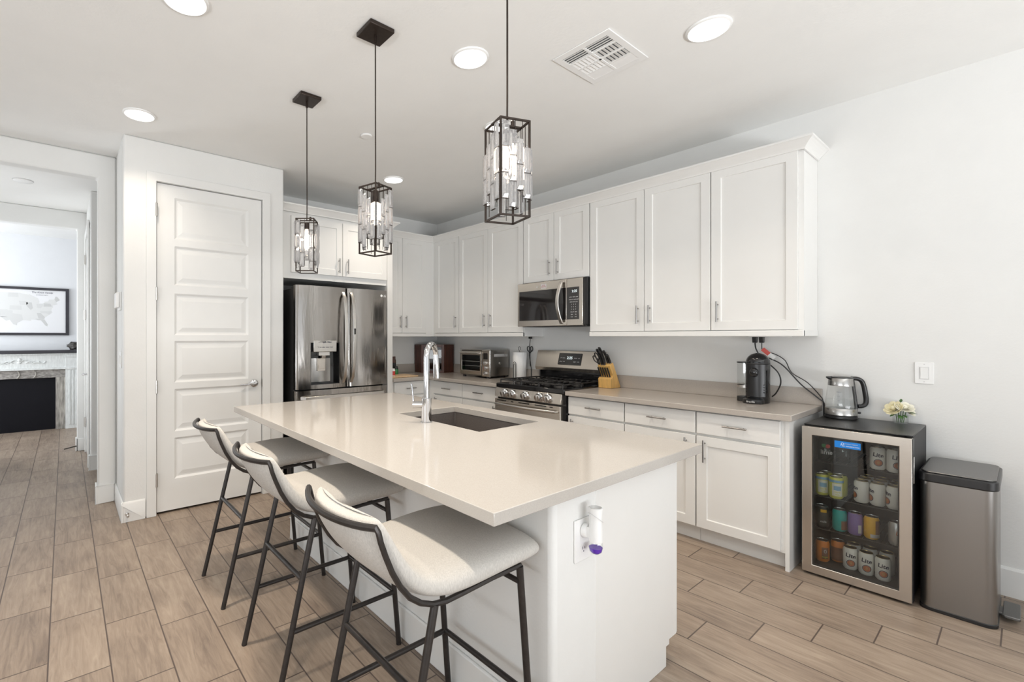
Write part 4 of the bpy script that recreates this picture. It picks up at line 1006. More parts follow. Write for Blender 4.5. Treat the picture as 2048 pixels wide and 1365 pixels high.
# paper towels
PTX, PTY = 1.494, -0.105
T = thing('paper_towel_holder', 'black wire paper towel holder with looped arm, left of the range', 'paper towel holder', (PTX, PTY, CT))
obj('base', MB().lathe([(0.0, 0.0005), (0.085, 0.0005), (0.085, 0.006), (0.0, 0.007)], (PTX, PTY, CT), 32), M_matte, T, smooth=True)
mb = MB().tube([(PTX, PTY, CT+0.006), (PTX, PTY, CT+0.30), (PTX-0.008, PTY-0.006, CT+0.315), (PTX-0.008, PTY-0.006, CT+0.335), (PTX, PTY, CT+0.345), (PTX+0.008, PTY+0.006, CT+0.335), (PTX+0.008, PTY+0.006, CT+0.31)], 0.0028, 8)
obj('post', mb, M_matte, T, smooth=True)
def arch(cx, cy, ux, uy, hw, z0, z1, r):
    p = [(cx-ux*hw, cy-uy*hw, z0)]
    for k in range(9): a = PI-PI*k/8; p.append((cx+ux*hw*math.cos(a), cy+uy*hw*math.cos(a), z1-hw+hw*math.sin(a)))
    p.append((cx+ux*hw, cy+uy*hw, z0)); return MB().tube(p, r, 8)
mb = arch(PTX+0.005, PTY-0.083, 0.75, -0.0, 0.026, CT+0.004, CT+0.185, 0.0026); b2 = arch(PTX+0.005, PTY-0.083, 0.75, 0, 0.015, CT+0.004, CT+0.165, 0.0022)
k0 = mb.pts(b2.v); mb.f += [tuple(k0+q for q in f) for f in b2.f]; mb.m += b2.m
obj('arm', mb, M_matte, T, smooth=True)
T = thing('paper_towel_roll', 'white paper towel roll standing on the wire holder', 'paper towel', (PTX, PTY, CT+0.0075))
obj('roll', MB().lathe([(0.019, 0.0075), (0.070, 0.0075), (0.071, 0.012), (0.071, 0.282), (0.070, 0.286), (0.019, 0.286)], (PTX, PTY, CT), 40, caps=False), M_paper, T, smooth=True)
mb = MB(); pp = [(PTX+0.071*math.cos(a), PTY+0.071*math.sin(a)) for a in (-0.6, -0.35, -0.1)]+[(PTX+0.078, PTY+0.012), (PTX+0.082, PTY+0.028)]
lo = [(PTX+0.071*math.cos(a), PTY+0.071*math.sin(a)) for a in (-0.6, -0.35, -0.1)]+[(PTX+0.066, PTY+0.012), (PTX+0.060, PTY+0.026)]
for k in range(4): mb.quad((*lo[k], CT+0.012), (*lo[k+1], CT+0.012), (*pp[k+1], CT+0.284), (*pp[k], CT+0.284))
o = obj('loose_sheet', mb, M_paper, T, smooth=True); o.modifiers.new('thick', 'SOLIDIFY').thickness = 0.0008
# under-cabinet plug and the hook with scissors
ZL = 1.3655
T = thing('power_plug', 'black plug and cord hanging under the wall cabinet, above the paper towels', 'plug', (1.601, -0.06, ZL-0.03))
obj('plug_head', MB().box(1.588, -0.075, ZL-0.024, 1.616, -0.045, ZL-0.0005), M_black, T, bevel=0.003)
obj('cord', MB().tube([(1.601, -0.06, ZL-0.022), (1.596, -0.06, ZL-0.07), (1.592, -0.065, ZL-0.13), (1.588, -0.06, ZL-0.20), (1.588, -0.03, ZL-0.33), (1.588, -0.028, CT+0.03), (1.606, -0.030, CT+0.0048)], 0.0042, 8), M_black, T, smooth=True)
T = thing('kitchen_scissors', 'black handled kitchen scissors tucked behind the paper towel roll', 'scissors', (1.556, -0.022, 1.10))
mb = MB()
for s in (-1, 1):
    mb.tube([(1.556+s*0.022+0.015*math.cos(a*PI/6), -0.010, 1.235+0.026*math.sin(a*PI/6)) for a in range(12)], 0.0042, 8, closed=True)
    mb.tube([(1.556+s*0.017, -0.010, 1.212), (1.556, -0.010, 1.19)], 0.0055, 8)
obj('handles', mb, M_black, T, smooth=True)
obj('blades', MB().prism([(1.549, 1.195), (1.563, 1.195), (1.558, 1.05), (1.554, 1.05)], -0.0115, -0.0085, 'y'), M_chrome, T)

# ------------------------------------------------------------------ knife block
KX, KY = 2.522, -0.115
T = thing('knife_block', 'blond wooden knife block full of black handled knives, right of the range', 'knife block', (KX, KY, CT))
kw = 0.060
prof = [(-0.080, 0.0008), (0.066, 0.0008), (0.072, 0.012), (-0.050, 0.224), (-0.095, 0.198), (-0.0425, 0.107), (-0.086, 0.082)]
obj('block', MB().prism([(KY+y, CT+z) for y, z in prof], KX-kw, KX+kw, 'x'), M_wood, T, bevel=0.003)
# the block leans back: knives point up and towards the room
def knife(x, y, z, L, ang, label, r=0.0096, curve=True, nm='kitchen_knife'):
    T = thing(nm, label, 'knife', (x, y, z), 0, 'knives in the block')
    d = Vector((0, -math.sin(ang), math.cos(ang))); n_ = Vector((0, -math.cos(ang), -math.sin(ang)))
    P0 = Vector((x, y, z))
    path = [P0+d*0.001, P0+d*L*0.25+n_*-0.002, P0+d*L*0.55+n_*-0.001, P0+d*L*0.82+n_*0.004, P0+d*L*0.95+n_*0.011, P0+d*L+n_*0.018] if curve else [P0+d*0.001, P0+d*L*0.5, P0+d*L]
    obj('handle', MB().tube(path, [r*0.9, r*1.1, r, r*1.15, r*1.2, r*0.7][:len(path)], 10), M_black, T, smooth=True)
    obj('bolster', MB().tube([P0-d*0.0, P0+d*0.006], r*1.12, 10), M_nickel, T, smooth=True)
    return T
ang = math.radians(30)
def topz(y): return CT+0.224+(y+0.050)*(0.026/0.045)+0.0006
rows = [(-0.035, -0.063, 0.150, 'chef knife at the far left of the rear row in the knife block'), (-0.008, -0.063, 0.168, 'tallest curved knife in the rear row of the knife block'), (0.022, -0.062, 0.135, 'knife third from the left in the rear row of the knife block'), (0.042, -0.063, 0.095, 'short thick knife at the right end of the rear row of the knife block'),
        (-0.020, -0.086, 0.120, 'front left curved knife in the upper slots of the knife block'), (0.004, -0.086, 0.142, 'front middle curved knife in the upper slots of the knife block')]
for (dx, dy, L, lb) in rows: knife(KX+dx, KY+dy, topz(dy), L, ang, lb)
T = thing('kitchen_shears', 'black looped kitchen shears in the left slot of the knife block', 'shears', (KX-0.045, KY-0.085, CT+0.205), 0)
d = Vector((-0.18, -math.sin(ang), math.cos(ang))).normalized(); sd = Vector((0, 1, 0)).cross(d).normalized()
mb = MB()
P0 = Vector((KX-0.045, KY-0.085, topz(-0.085)))
for s, L0 in ((-1, 0.060), (1, 0.085)):
    c = P0+d*L0+sd*s*0.014
    mb.tube([c+d*0.034*math.cos(a*PI/7)+sd*0.014*math.sin(a*PI/7) for a in range(14)], 0.0052, 8, closed=True)
    mb.tube([P0+d*0.001, c-d*0.03], 0.006, 8)
obj('loops', mb, M_black, T, smooth=True)
for k in range(5):
    lb = ('steak knife at the left end of the low front row in the knife block', 'second steak knife from the left in the low front row of the knife block', 'middle steak knife of the low front row in the knife block', 'second steak knife from the right in the low front row of the knife block', 'steak knife at the right end of the low front row in the knife block')[k]
    knife(KX-0.044+k*0.0215, KY-0.064, CT+0.0953, 0.098, ang, lb, r=0.0060, curve=False, nm='steak_knife')

# ------------------------------------------------------------------ coffee machine, plugs, cords
CX, CY = 3.640, -0.185
T = thing('coffee_machine', 'black domed pod coffee machine on the right worktop', 'coffee machine', (CX, CY, CT))
mb = MB(); r = 0.067
prof = [(r*0.98, 0.0008), (r, 0.004), (r, 0.272)]+[(r*math.cos(a*PI/20), 0.272+0.066*math.sin(a*PI/20)) for a in range(1, 10)]+[(0.0, 0.338)]
mb.lathe(prof, (CX, CY, CT), 40)
for k in range(len(mb.v)):
    x, y, z = mb.v[k]
    if y > CY: mb.v[k] = (x, CY+(y-CY)*1.5, z)
body = obj('body', mb, M_gloss, T, smooth=True)
mb = MB(); n = 16; pa = []
for k in range(n+1): a = -PI/2-0.95+1.9*k/n; pa.append((CX+(r+0.0022)*math.cos(a), CY+(r+0.0022)*math.sin(a)))
for k in range(n):
    mb.quad((*pa[k], CT+0.045), (*pa[k+1], CT+0.045), (*pa[k+1], CT+0.262), (*pa[k], CT+0.262))
obj('front_panel', mb, M_black, body, smooth=True)
mb = MB().lathe([(r+0.002, 0.262), (r+0.0035, 0.266), (r+0.002, 0.270)], (CX, CY, CT), 40, caps=False)
obj('seam_ring', mb, M_black, body, smooth=True)
obj('coffee_spout', MB().sphere((CX, CY-r-0.004, CT+0.208), 0.026, 18, 12, (1, 0.8, 1.25)), M_gloss, T, smooth=True)
mb = MB().lathe([(0.0, 0.0008), (0.060, 0.0008), (0.062, 0.006), (0.060, 0.026), (0.052, 0.030), (0.0, 0.030)], (CX-0.004, CY-0.062, CT), 36)
dt = obj('drip_tray', mb, M_black, T, smooth=True)
Mt = Matrix.Translation((CX-0.004, CY-0.062-0.0622, CT+0.0145)) @ RX
text('maker_name', 'Breville', 0.0165, Mt, M_dig if False else M_white, dt, bend=0.062)
Mt = Matrix.Translation((CX, CY-0.0615, CT+0.293)) @ Matrix.Rotation(PI/2-0.35, 4, 'X')
text('machine_name', 'NESPRESSO', 0.0125, Mt, M_mark, body, bend=0.064)
mb = MB()
for s in (-1, 1):
    for k in range(4): a = -PI/2+s*0.80; mb.sphere((CX+(r+0.003)*math.cos(a), CY+(r+0.003)*math.sin(a), CT+0.075+k*0.017), 0.0035, 8, 6)
obj('buttons', mb, M_gloss, body, smooth=True)
TX, TY = CX-0.086, CY+0.03
wt = obj('water_tank', MB().lathe([(0.042, 0.03), (0.042, 0.268), (0.040, 0.268), (0.040, 0.032), (0.0, 0.032)], (TX, TY, CT), 28), M_thin, T, smooth=True)
obj('tank_lid', MB().lathe([(0.0, 0.266), (0.045, 0.266), (0.045, 0.274), (0.0, 0.278)], (TX, TY, CT), 28), M_black, wt, smooth=True)
obj('tank_base', MB().lathe([(0.044, 0.0008), (0.044, 0.032), (0.0, 0.034)], (TX, TY, CT), 28), M_matte, wt, smooth=True)
obj('capsule_tray', MB().lathe([(0.043, 0.094), (0.0435, 0.112)], (TX, TY, CT), 28, caps=False), M_nickel, wt, smooth=True)
def plug(x, label, col=M_black):
    T = thing('power_plug', label, 'plug', (x, -0.075, ZL-0.035), 0)
    obj('plug_head', MB().prism([(-0.095, ZL-0.004), (-0.055, ZL-0.004), (-0.062, ZL-0.045), (-0.088, ZL-0.045)], x-0.013, x+0.013, 'x'), col, T, bevel=0.003)
    return T
T = thing('power_strip', 'white power strip fixed under the wall cabinet above the coffee machine', 'power strip', (3.66, -0.075, ZL+0.02))
obj('strip', MB().box(3.56, -0.105, ZL-0.004, 3.80, -0.045, ZL+0.010), M_white, T, bevel=0.004)
pl_a = plug(3.592, 'left black plug above the coffee machine, its thick cord running down to the kettle corner')
pl_b = plug(3.632, 'right black plug above the coffee machine, with a thin cord arching to the kettle corner')
cord = lambda par, pts, r: obj('cord', MB().tube(pts, r, 8), M_black, par, smooth=True)
def smooth_path(P, n=8):
    P = [Vector(p) for p in P]; out = []
    for i in range(len(P)-1):
        a, b, c, d = P[max(i-1, 0)], P[i], P[i+1], P[min(i+2, len(P)-1)]
        for k in range(n):
            t = k/n; out.append(0.5*((2*b)+(c-a)*t+(2*a-5*b+4*c-d)*t*t+(-a+3*b-3*c+d)*t**3))
    out.append(P[-1]); return out
cord(pl_a, smooth_path([(3.592, -0.075, ZL-0.046), (3.600, -0.08, ZL-0.09), (3.625, -0.07, ZL-0.14), (3.665, -0.055, 1.215), (3.745, -0.045, 1.165), (3.84, -0.04, 1.045), (3.925, -0.036, 0.965), (3.957, -0.030, 0.925), (3.957, -0.012, 0.80)]), 0.0042)
cord(pl_b, smooth_path([(3.632, -0.075, ZL-0.046), (3.634, -0.07, ZL-0.10), (3.655, -0.05, 1.255), (3.70, -0.045, 1.242), (3.755, -0.042, 1.20), (3.79, -0.036, 1.12), (3.87, -0.03, 1.06), (3.93, -0.028, 0.985), (3.9505, -0.025, 0.94), (3.9505, -0.010, 0.80)]), 0.0028)
cord(body, smooth_path([(3.662, -0.085, 1.19), (3.728, -0.09, 1.12), (3.742, -0.085, 1.05), (3.715, -0.075, 0.98), (3.690, -0.07, 0.950)]), 0.0042)
T = thing('cord_tag', 'red and white warning tag on a plug cord above the coffee machine', 'tag', (3.64, -0.075, 1.245))
obj('tag', MB().quad((3.628, -0.082, 1.268), (3.668, -0.085, 1.232), (3.686, -0.082, 1.252), (3.646, -0.079, 1.288)), mk('tag_red', (0.62, 0.10, 0.08), 0.5), T).modifiers.new('thick', 'SOLIDIFY').thickness = 0.0008
obj('tag_white', MB().quad((3.668, -0.0855, 1.232), (3.700, -0.086, 1.205), (3.716, -0.083, 1.226), (3.686, -0.0825, 1.252)), M_white, T).modifiers.new('thick', 'SOLIDIFY').thickness = 0.0008

# ------------------------------------------------------------------ beverage fridge and its cans
QX0, QX1, QY0, QZ1 = 3.964, 4.402, -0.555, 0.853
T = thing('beverage_fridge', 'black beverage fridge with steel framed glass door', 'beverage fridge', ((QX0+QX1)/2, -0.28, 0))
mb = MB(); t_ = 0.028
qb = -0.505
mb.box(QX0, qb, 0.03, QX0+t_, -0.015, QZ1).box(QX1-t_, qb, 0.03, QX1, -0.015, QZ1).box(QX0+t_, qb, QZ1-0.035, QX1-t_, -0.015, QZ1).box(QX0+t_, qb, 0.03, QX1-t_, -0.015, 0.062).box(QX0+t_, -0.045, 0.062, QX1-t_, -0.015, QZ1-0.035)
obj('case', mb, M_matte, T, bevel=0.003)
obj('top', MB().box(QX0, qb-0.012, QZ1, QX1, -0.015, QZ1+0.0045), M_black, T, bevel=0.002)
mb = MB()
for x in (QX0+0.04, QX1-0.04):
    for y in (-0.47, -0.06): mb.lathe([(0.018, 0.0), (0.018, 0.031)], (x, y, 0), 14)
obj('feet', mb, M_nickel, T, smooth=True)
fw = 0.046; z0_, z1_ = 0.016, 0.848
mb = slab_hole(QX0, 0, QX1, z1_-z0_, QX0+fw, fw, QX1-fw, z1_-z0_-fw, 0, 0.045).xform(Matrix.Translation((0, qb-0.005, z0_)) @ Matrix.Rotation(PI/2, 4, 'X'))
dq = obj('door', mb, M_ssh, T, bevel=0.002)
obj('glass', MB().box(QX0+fw-0.004, QY0+0.006, z0_+fw-0.004, QX1-fw+0.004, QY0+0.010, z1_-fw+0.004), M_pane, dq)
obj('gasket', slab_hole(QX0+fw-0.002, z0_+fw-0.002, QX1-fw+0.002, z1_-fw+0.002, QX0+fw+0.006, z0_+fw+0.006, QX1-fw-0.006, z1_-fw-0.006, 0, 0.030).xform(Matrix.Translation((0, qb-0.006, 0)) @ Matrix.Rotation(PI/2, 4, 'X')), M_seam, dq)
obj('door_edge', MB().box(QX1+0.0002, qb-0.046, z0_+0.003, QX1+0.003, qb-0.006, z1_-0.003), M_black, dq)
obj('hinge', MB().box(QX1-0.075, qb-0.045, QZ1+0.0045, QX1-0.003, qb-0.010, QZ1+0.0095), M_black, T, bevel=0.002)
obj('edge_pull', MB().box(QX1+0.003, qb-0.036, 0.62, QX1+0.006, qb-0.020, 0.755), M_nickel, dq, bevel=0.001)
sk = obj('sticker', MB().box(4.106, QY0+0.0050, 0.752, 4.212, QY0+0.0062, 0.788), mk('sticker_blue', (0.0, 0.19, 0.62), 0.4), dq)
text('sticker_text', 'KEY INFORMATION', 0.0080, facing_range(4.172, QY0+0.0046, 0.763), M_white, sk)
text('sticker_text', 'product support', 0.0080, facing_range(4.174, QY0+0.0046, 0.777), M_mark, sk)
mb = MB().tube([(4.139+0.0055*math.cos(a*PI/7), QY0+0.0048, 0.774+0.0055*math.sin(a*PI/7)) for a in range(14)], 0.0009, 6, closed=True).tube([(4.135, QY0+0.0048, 0.770), (4.131, QY0+0.0048, 0.765)], 0.0012, 6)
obj('magnifier_mark', mb, M_white, sk)
# glass shelves on black wire
SH = [0.0625, 0.262, 0.448, 0.645]
for z in SH[1:]:
    mb = MB()
    for k in range(17): xx = QX0+t_+0.004+k*(QX1-QX0-2*t_-0.008)/16; mb.tube([(xx, -0.485, z-0.004), (xx, -0.05, z-0.004)], 0.0018, 6)
    mb.tube([(QX0+t_+0.001, -0.485, z-0.004), (QX1-t_-0.001, -0.485, z-0.004)], 0.003, 6).tube([(QX0+t_+0.001, -0.06, z-0.004), (QX1-t_-0.001, -0.06, z-0.004)], 0.003, 6)
    obj('shelf', mb, M_matte, T)
# drink cans: sizes, metals and meshes
CANR, CANH = 0.0315, 0.122
M_alu = mk('can_aluminium', (0.75, 0.75, 0.74), 0.25, 1.0)
M_gold = mk('can_gold', (0.55, 0.42, 0.20), 0.28, 1.0)
def can_mesh(r=CANR, h=CANH, part='body'):
    mb = MB()
    if part == 'body': return mb.lathe([(r*0.78, 0.0006), (r*0.80, 0.002), (r, 0.010), (r, h-0.016), (r*0.84, h-0.003)], (0, 0, 0), 24)
    return mb.lathe([(r*0.84, h-0.003), (r*0.86, h), (r*0.80, h), (r*0.77, h-0.004), (0, h-0.004)], (0, 0, 0), 24)
M_litewhite = mk('white_can_paint', (0.80, 0.79, 0.75), 0.35)
M_navy = mk('navy_print', (0.015, 0.018, 0.045), 0.5); M_seal = mk('copper_seal', (0.50, 0.17, 0.08), 0.45); M_sealg = mk('seal_gold', (0.50, 0.36, 0.15), 0.4)
def can(x, y, z, body_m, label, group, rot=0.0, lid=None, print_=None, r=CANR, h=CANH):
    T = thing('drink_can', label, 'can', (x, y, z), rot, group)
    key = f'can_body_{body_m.name}_{h}'
    me = bpy.data.meshes.get(key) or can_mesh(r, h).mesh(key, body_m, (0, 0, 0), True)
    b_ = bpy.data.objects.new('body', me); C.objects.link(b_); b_.parent = T
    key = f'can_lid_{h}_{(lid or M_alu).name}'
    me = bpy.data.meshes.get(key) or can_mesh(r, h, 'lid').mesh(key, lid or M_alu, (0, 0, 0), True)
    l_ = bpy.data.objects.new('lid', me); C.objects.link(l_); l_.parent = T
    if print_: print_(b_, r, h)
    return T
def on_can(r, z, phi=0.0): return Matrix.Rotation(phi, 4, 'Z') @ Matrix.Translation((0, -r-0.0003, z)) @ RX
def ring_on_can(nm, r, z, R0, R1, mat, par, phi=0.0, n=22):
    mb = MB(); M_ = on_can(r, z, phi)
    def pt(R, a):
        x, y = R*math.cos(a), R*math.sin(a); q = x/r
        return tuple(M_ @ Vector((r*math.sin(q), y, r*math.cos(q)-r+0.0004)))
    for k in range(n):
        a, b = 2*PI*k/n, 2*PI*(k+1)/n
        if R0 == 0:
            for j in range(4): mb.quad(pt(R1*j/4, a), pt(R1*j/4, b), pt(R1*(j+1)/4, b), pt(R1*(j+1)/4, a))
        else: mb.quad(pt(R0, a), pt(R0, b), pt(R1, b), pt(R1, a))
    return obj(nm, mb, mat, par, local=True)
def lite_print(b_, r, h):
    for phi in (0.0, PI):
        text('brand_print', 'Lite', 0.030, on_can(r, 0.080, phi) @ Matrix.Rotation(-0.10, 4, 'Z'), M_navy, b_, bend=r, local=True, offset=0.0008, sx=0.98)
        ring_on_can('seal', r, 0.040, 0.0, 0.0155, M_seal, b_, phi); ring_on_can('seal_rim', r, 0.040, 0.0160, 0.0190, M_navy, b_, phi)
        text('seal_print', '8', 0.020, on_can(r, 0.040, phi) @ Matrix.Translation((0, 0, 0.0005)), M_sealg, b_, bend=r, local=True)
def band(nm, r, z0, z1, mat, par, a0=0, a1=2*PI, n=24):
    mb = MB(); rr = r+0.0004
    for k in range(n):
        a, b = a0+(a1-a0)*k/n, a0+(a1-a0)*(k+1)/n
        mb.quad((rr*math.cos(a), rr*math.sin(a), z0), (rr*math.cos(b), rr*math.sin(b), z0), (rr*math.cos(b), rr*math.sin(b), z1), (rr*math.cos(a), rr*math.sin(a), z1))
    return obj(nm, mb, mat, par, local=True, smooth=True)
YF = -0.440
lg = 'white light beer cans in the beverage fridge'
for k, x in enumerate((4.152, 4.219, 4.286)):
    lb = ('white beer can with copper seal on the bottom shelf, leftmost of three in front', 'white beer can with copper seal on the bottom shelf, middle of three in front', 'white beer can with copper seal on the bottom shelf, rightmost of three in front')[k]
    can(x, YF-0.012*k, SH[0], M_litewhite, lb, lg, rot=(0.24, 0.21, 0.18)[k], lid=M_gold, print_=lite_print)
    can(x+0.002, YF+0.075, SH[0], M_litewhite, ('white beer can second from the front in the leftmost bottom shelf column', 'white beer can second from the front in the middle bottom shelf column', 'white beer can second from the front in the rightmost bottom shelf column')[k], lg, rot=1.5, lid=M_gold)
for k, x in enumerate((4.198, 4.262, 4.326)):
    lb = ('white beer can turned sideways on the second highest shelf, leftmost of three', 'white beer can turned sideways on the second highest shelf, middle of three', 'white beer can turned sideways on the second highest shelf, rightmost of three')[k]
    can(x, YF, SH[2], M_litewhite, lb, lg, rot=-1.0, lid=M_gold, print_=lite_print)
    for j in (1, 2): can(x, YF+0.072*j, SH[2], M_litewhite, f"white beer can {('second', 'third')[j-1]} from the front behind the {('left', 'middle', 'right')[k]} sideways can", lg, rot=0.3, lid=M_gold)
can(4.262, YF, SH[3], M_litewhite, 'white beer can with copper seal on the top shelf, left of the other one', lg, rot=0.22, lid=M_alu, print_=lite_print)
can(4.328, YF-0.01, SH[3], M_litewhite, 'white beer can on the top shelf, at the right door frame', lg, rot=0.50, lid=M_alu, print_=lite_print)
M_lemonade = mk('yellow_green_can', (0.62, 0.62, 0.10), 0.35); M_sky = mk('pale_blue_print', (0.22, 0.42, 0.60), 0.4); M_cream = mk('cream_print', (0.75, 0.74, 0.62), 0.4)
def lemon_print(b_, r, h):
    band('top_band', r, h-0.030, h-0.016, M_sky, b_)
    band('panel', r, 0.018, h-0.034, M_cream, b_, -PI/2-0.75, -PI/2+0.75)
    band('blue_block', r+0.0004, 0.050, 0.074, M_sky, b_, -PI/2-0.5, -PI/2+0.5)
    for k in range(2): text('print', ('hard', 'tea')[k], 0.014, on_can(r+0.0006, 0.040-0.013*k), M_lemonade, b_, bend=r, local=True)
for k, (x, y) in enumerate(((4.032, -0.445), (4.097, -0.465))):
    can(x, y, SH[2], M_lemonade, ('yellow can with blue block on the second highest shelf, left of its twin', 'yellow can with blue block on the second highest shelf, right of its twin')[k], 'yellow cans in the beverage fridge', rot=0.35, print_=lemon_print)
    can(x+0.005, y+0.07, SH[2], M_lemonade, ('yellow can hidden behind the left yellow can', 'yellow can hidden behind the right yellow can')[k], 'yellow cans in the beverage fridge', rot=0.35)
M_dkcan = mk('dark_can', (0.05, 0.05, 0.045), 0.35); M_teal = mk('teal_can', (0.02, 0.36, 0.33), 0.35); M_purp = mk('purple_can', (0.25, 0.17, 0.42), 0.35); M_yel = mk('amber_can', (0.75, 0.42, 0.03), 0.35); M_orc = mk('orange_can', (0.72, 0.22, 0.03), 0.35); M_silver = mk('silver_can', (0.66, 0.66, 0.66), 0.3, 0.7)
M_rust = mk('rust_can', (0.20, 0.09, 0.05), 0.4)
g2 = 'mixed cans in the beverage fridge'
def dark_print(b_, r, h): band('yellow_top', r, h-0.035, h-0.018, M_yel, b_, -PI/2-0.4, -PI/2+0.5); text('print', 'cola', 0.018, on_can(r, 0.035), M_mark, b_, bend=r, local=True)
can(4.030, -0.44, SH[1], M_dkcan, 'dark can with a yellow patch on the third shelf, at the left door frame', g2, rot=0.4, print_=dark_print)
def teal_print(b_, r, h): band('red_field', r, 0.012, 0.062, M_rust, b_, -PI/2+0.1, -PI/2+1.2)
can(4.107, -0.44, SH[1], M_teal, 'teal can with a red field on the third shelf of the beverage fridge', g2, rot=0.3, print_=teal_print)
def purp_print(b_, r, h): band('barcode', r, 0.016, 0.060, M_mark, b_, -PI/2+0.25, -PI/2+0.75)
can(4.172, -0.44, SH[1], M_purp, 'purple can with a pale panel on the third shelf of the beverage fridge', g2, rot=0.3, print_=purp_print)
def yel_print(b_, r, h): band('silver_foot', r, 0.011, 0.030, M_silver, b_, -PI/2-0.2, -PI/2+1.2); band('brown_side', r, 0.030, h-0.018, M_rust, b_, -PI/2+0.45, -PI/2+1.6)
can(4.238, -0.44, SH[1], M_yel, 'amber yellow can on the third shelf of the beverage fridge', g2, rot=0.2, print_=yel_print)
def coors_print(b_, r, h): text('print', 'Lt', 0.030, on_can(r, 0.066) @ Matrix.Rotation(-0.2, 4, 'Z'), M_seal, b_, bend=r, local=True)
can(4.334, -0.445, SH[1], M_silver, 'silver can with red script on the third shelf, alone at the right', g2, rot=0.4, print_=coors_print)
def orange_print(b_, r, h): band('pale_emblem', r, 0.020, 0.085, M_rust, b_, -PI/2-0.1, -PI/2+0.9); text('print', '0', 0.030, on_can(r+0.0006, 0.062, 0.4), M_mark, b_, bend=r, local=True); text('print', 'sugar', 0.014, on_can(r+0.0006, 0.032, 0.4), M_lemonade, b_, bend=r, local=True)
can(4.032, -0.44, SH[0], M_orc, 'orange can on the bottom shelf, at the left door frame', g2, rot=0.2, print_=orange_print)
def rust_print(b_, r, h): band('brown_field', r, 0.011, 0.085, M_rust, b_)
can(4.088, -0.378, SH[0], M_orc, 'orange and brown can set back on the bottom shelf, beside the white beer cans', g2, rot=0.2, print_=rust_print)
M_clearb = thin_glass('green_tinted_plastic', (0.55, 0.72, 0.66), 0.8)
T = thing('soda_bottle', 'clear lime soda bottle on the top shelf, at the left door frame', 'bottle', (4.045, -0.43, SH[3]), 0.3)
b_ = obj('body', MB().lathe([(0.030, 0.001), (0.035, 0.006), (0.035, 0.115), (0.028, 0.135), (0.014, 0.150), (0.014, 0.158)], (0, 0, 0), 24), M_clearb, T, smooth=True, local=True)
obj('cap', MB().lathe([(0.0155, 0.156), (0.0155, 0.169), (0.0, 0.169)], (0, 0, 0), 18), M_white, T, smooth=True, local=True)
text('print', 'lime', 0.034, on_can(0.0352, 0.052), M_mark, b_, bend=0.0352, local=True, offset=0.0006)
ring_on_can('red_spot', 0.0352, 0.088, 0.0, 0.011, M_red, b_, 0.15); ring_on_can('green_spot', 0.0352, 0.090, 0.0, 0.011, M_green, b_, -0.35)
T = thing('water_bottle', 'plain clear bottle on the top shelf, beside the lime soda bottle', 'bottle', (4.118, -0.42, SH[3]))
obj('body', MB().lathe([(0.028, 0.001), (0.032, 0.006), (0.032, 0.120), (0.026, 0.138), (0.013, 0.150), (0.013, 0.156)], (0, 0, 0), 24), M_clearb, T, smooth=True, local=True)
obj('cap', MB().lathe([(0.0145, 0.155), (0.0145, 0.167), (0.0, 0.167)], (0, 0, 0), 18), M_white, T, smooth=True, local=True)

# ------------------------------------------------------------------ kettle, flowers
ZT = QZ1+0.0045
KX_, KY_ = 4.052, -0.112
T = thing('electric_kettle', 'glass electric kettle with steel bands and black handle on the beverage fridge', 'kettle', (KX_, KY_, ZT))
obj('power_base', MB().lathe([(0.0, 0.0005), (0.074, 0.0005), (0.078, 0.004), (0.077, 0.018), (0.070, 0.022), (0, 0.022)], (KX_, KY_, ZT), 40), M_black, T, smooth=True)
obj('steel_band', MB().lathe([(0.0745, 0.022), (0.0765, 0.024), (0.0755, 0.062), (0.0745, 0.064)], (KX_, KY_, ZT), 40, caps=True), M_ss, T, smooth=True)
gb = obj('glass_body', MB().lathe([(0.0745, 0.0642), (0.0752, 0.075), (0.0700, 0.130), (0.0620, 0.194), (0.0605, 0.2035)], (KX_, KY_, ZT), 48, caps=False), M_thin, T, smooth=True)
obj('water', MB().lathe([(0.0, 0.0655), (0.0725, 0.0655), (0.0728, 0.075), (0.0690, 0.118), (0.0, 0.118)], (KX_, KY_, ZT), 40), thin_glass('water', (0.985, 0.99, 0.99), 0.3), gb, smooth=True)
rim = obj('steel_rim', MB().lathe([(0.0610, 0.2025), (0.0612, 0.205), (0.0580, 0.246), (0.0565, 0.249)], (KX_, KY_, ZT), 40, caps=False), M_ss, T, smooth=True)
obj('lid', MB().lathe([(0.0570, 0.2485), (0.0570, 0.254), (0.050, 0.257), (0.0, 0.258)], (KX_, KY_, ZT), 40), M_black, T, smooth=True)
hv = Vector((0.80, 0.60, 0)).normalized(); hv = Vector((0.759, 0.651, 0))
sp_v = -hv
def kp(r, z, s=0.0): p = Vector((KX_, KY_, ZT))+hv*r; return (p.x, p.y, ZT+z)
obj('spout', MB().tube([kp(-0.050, 0.247), kp(-0.066, 0.250), kp(-0.078, 0.254)], [0.013, 0.009, 0.004], 10), M_black, T, smooth=True)
path = smooth_path([kp(0.055, 0.247), kp(0.085, 0.246), kp(0.108, 0.233), kp(0.120, 0.205), kp(0.128, 0.160), kp(0.133, 0.120), kp(0.130, 0.092), kp(0.114, 0.078), kp(0.088, 0.076)], 5)
hd_ = obj('handle', MB().tube(path, 0.0125, 12), M_black, T, smooth=True)
obj('handle_spine', MB().tube([kp(0.060, 0.250), kp(0.0665, 0.205), kp(0.075, 0.130), kp(0.0815, 0.070), kp(0.080, 0.030)], 0.0085, 10), M_black, hd_, smooth=True)
obj('switch', MB().box(-0.009, -0.008, 0, 0.012, 0.008, 0.012).xform(Matrix.Translation(kp(0.092, 0.030))), M_black, hd_, bevel=0.003)
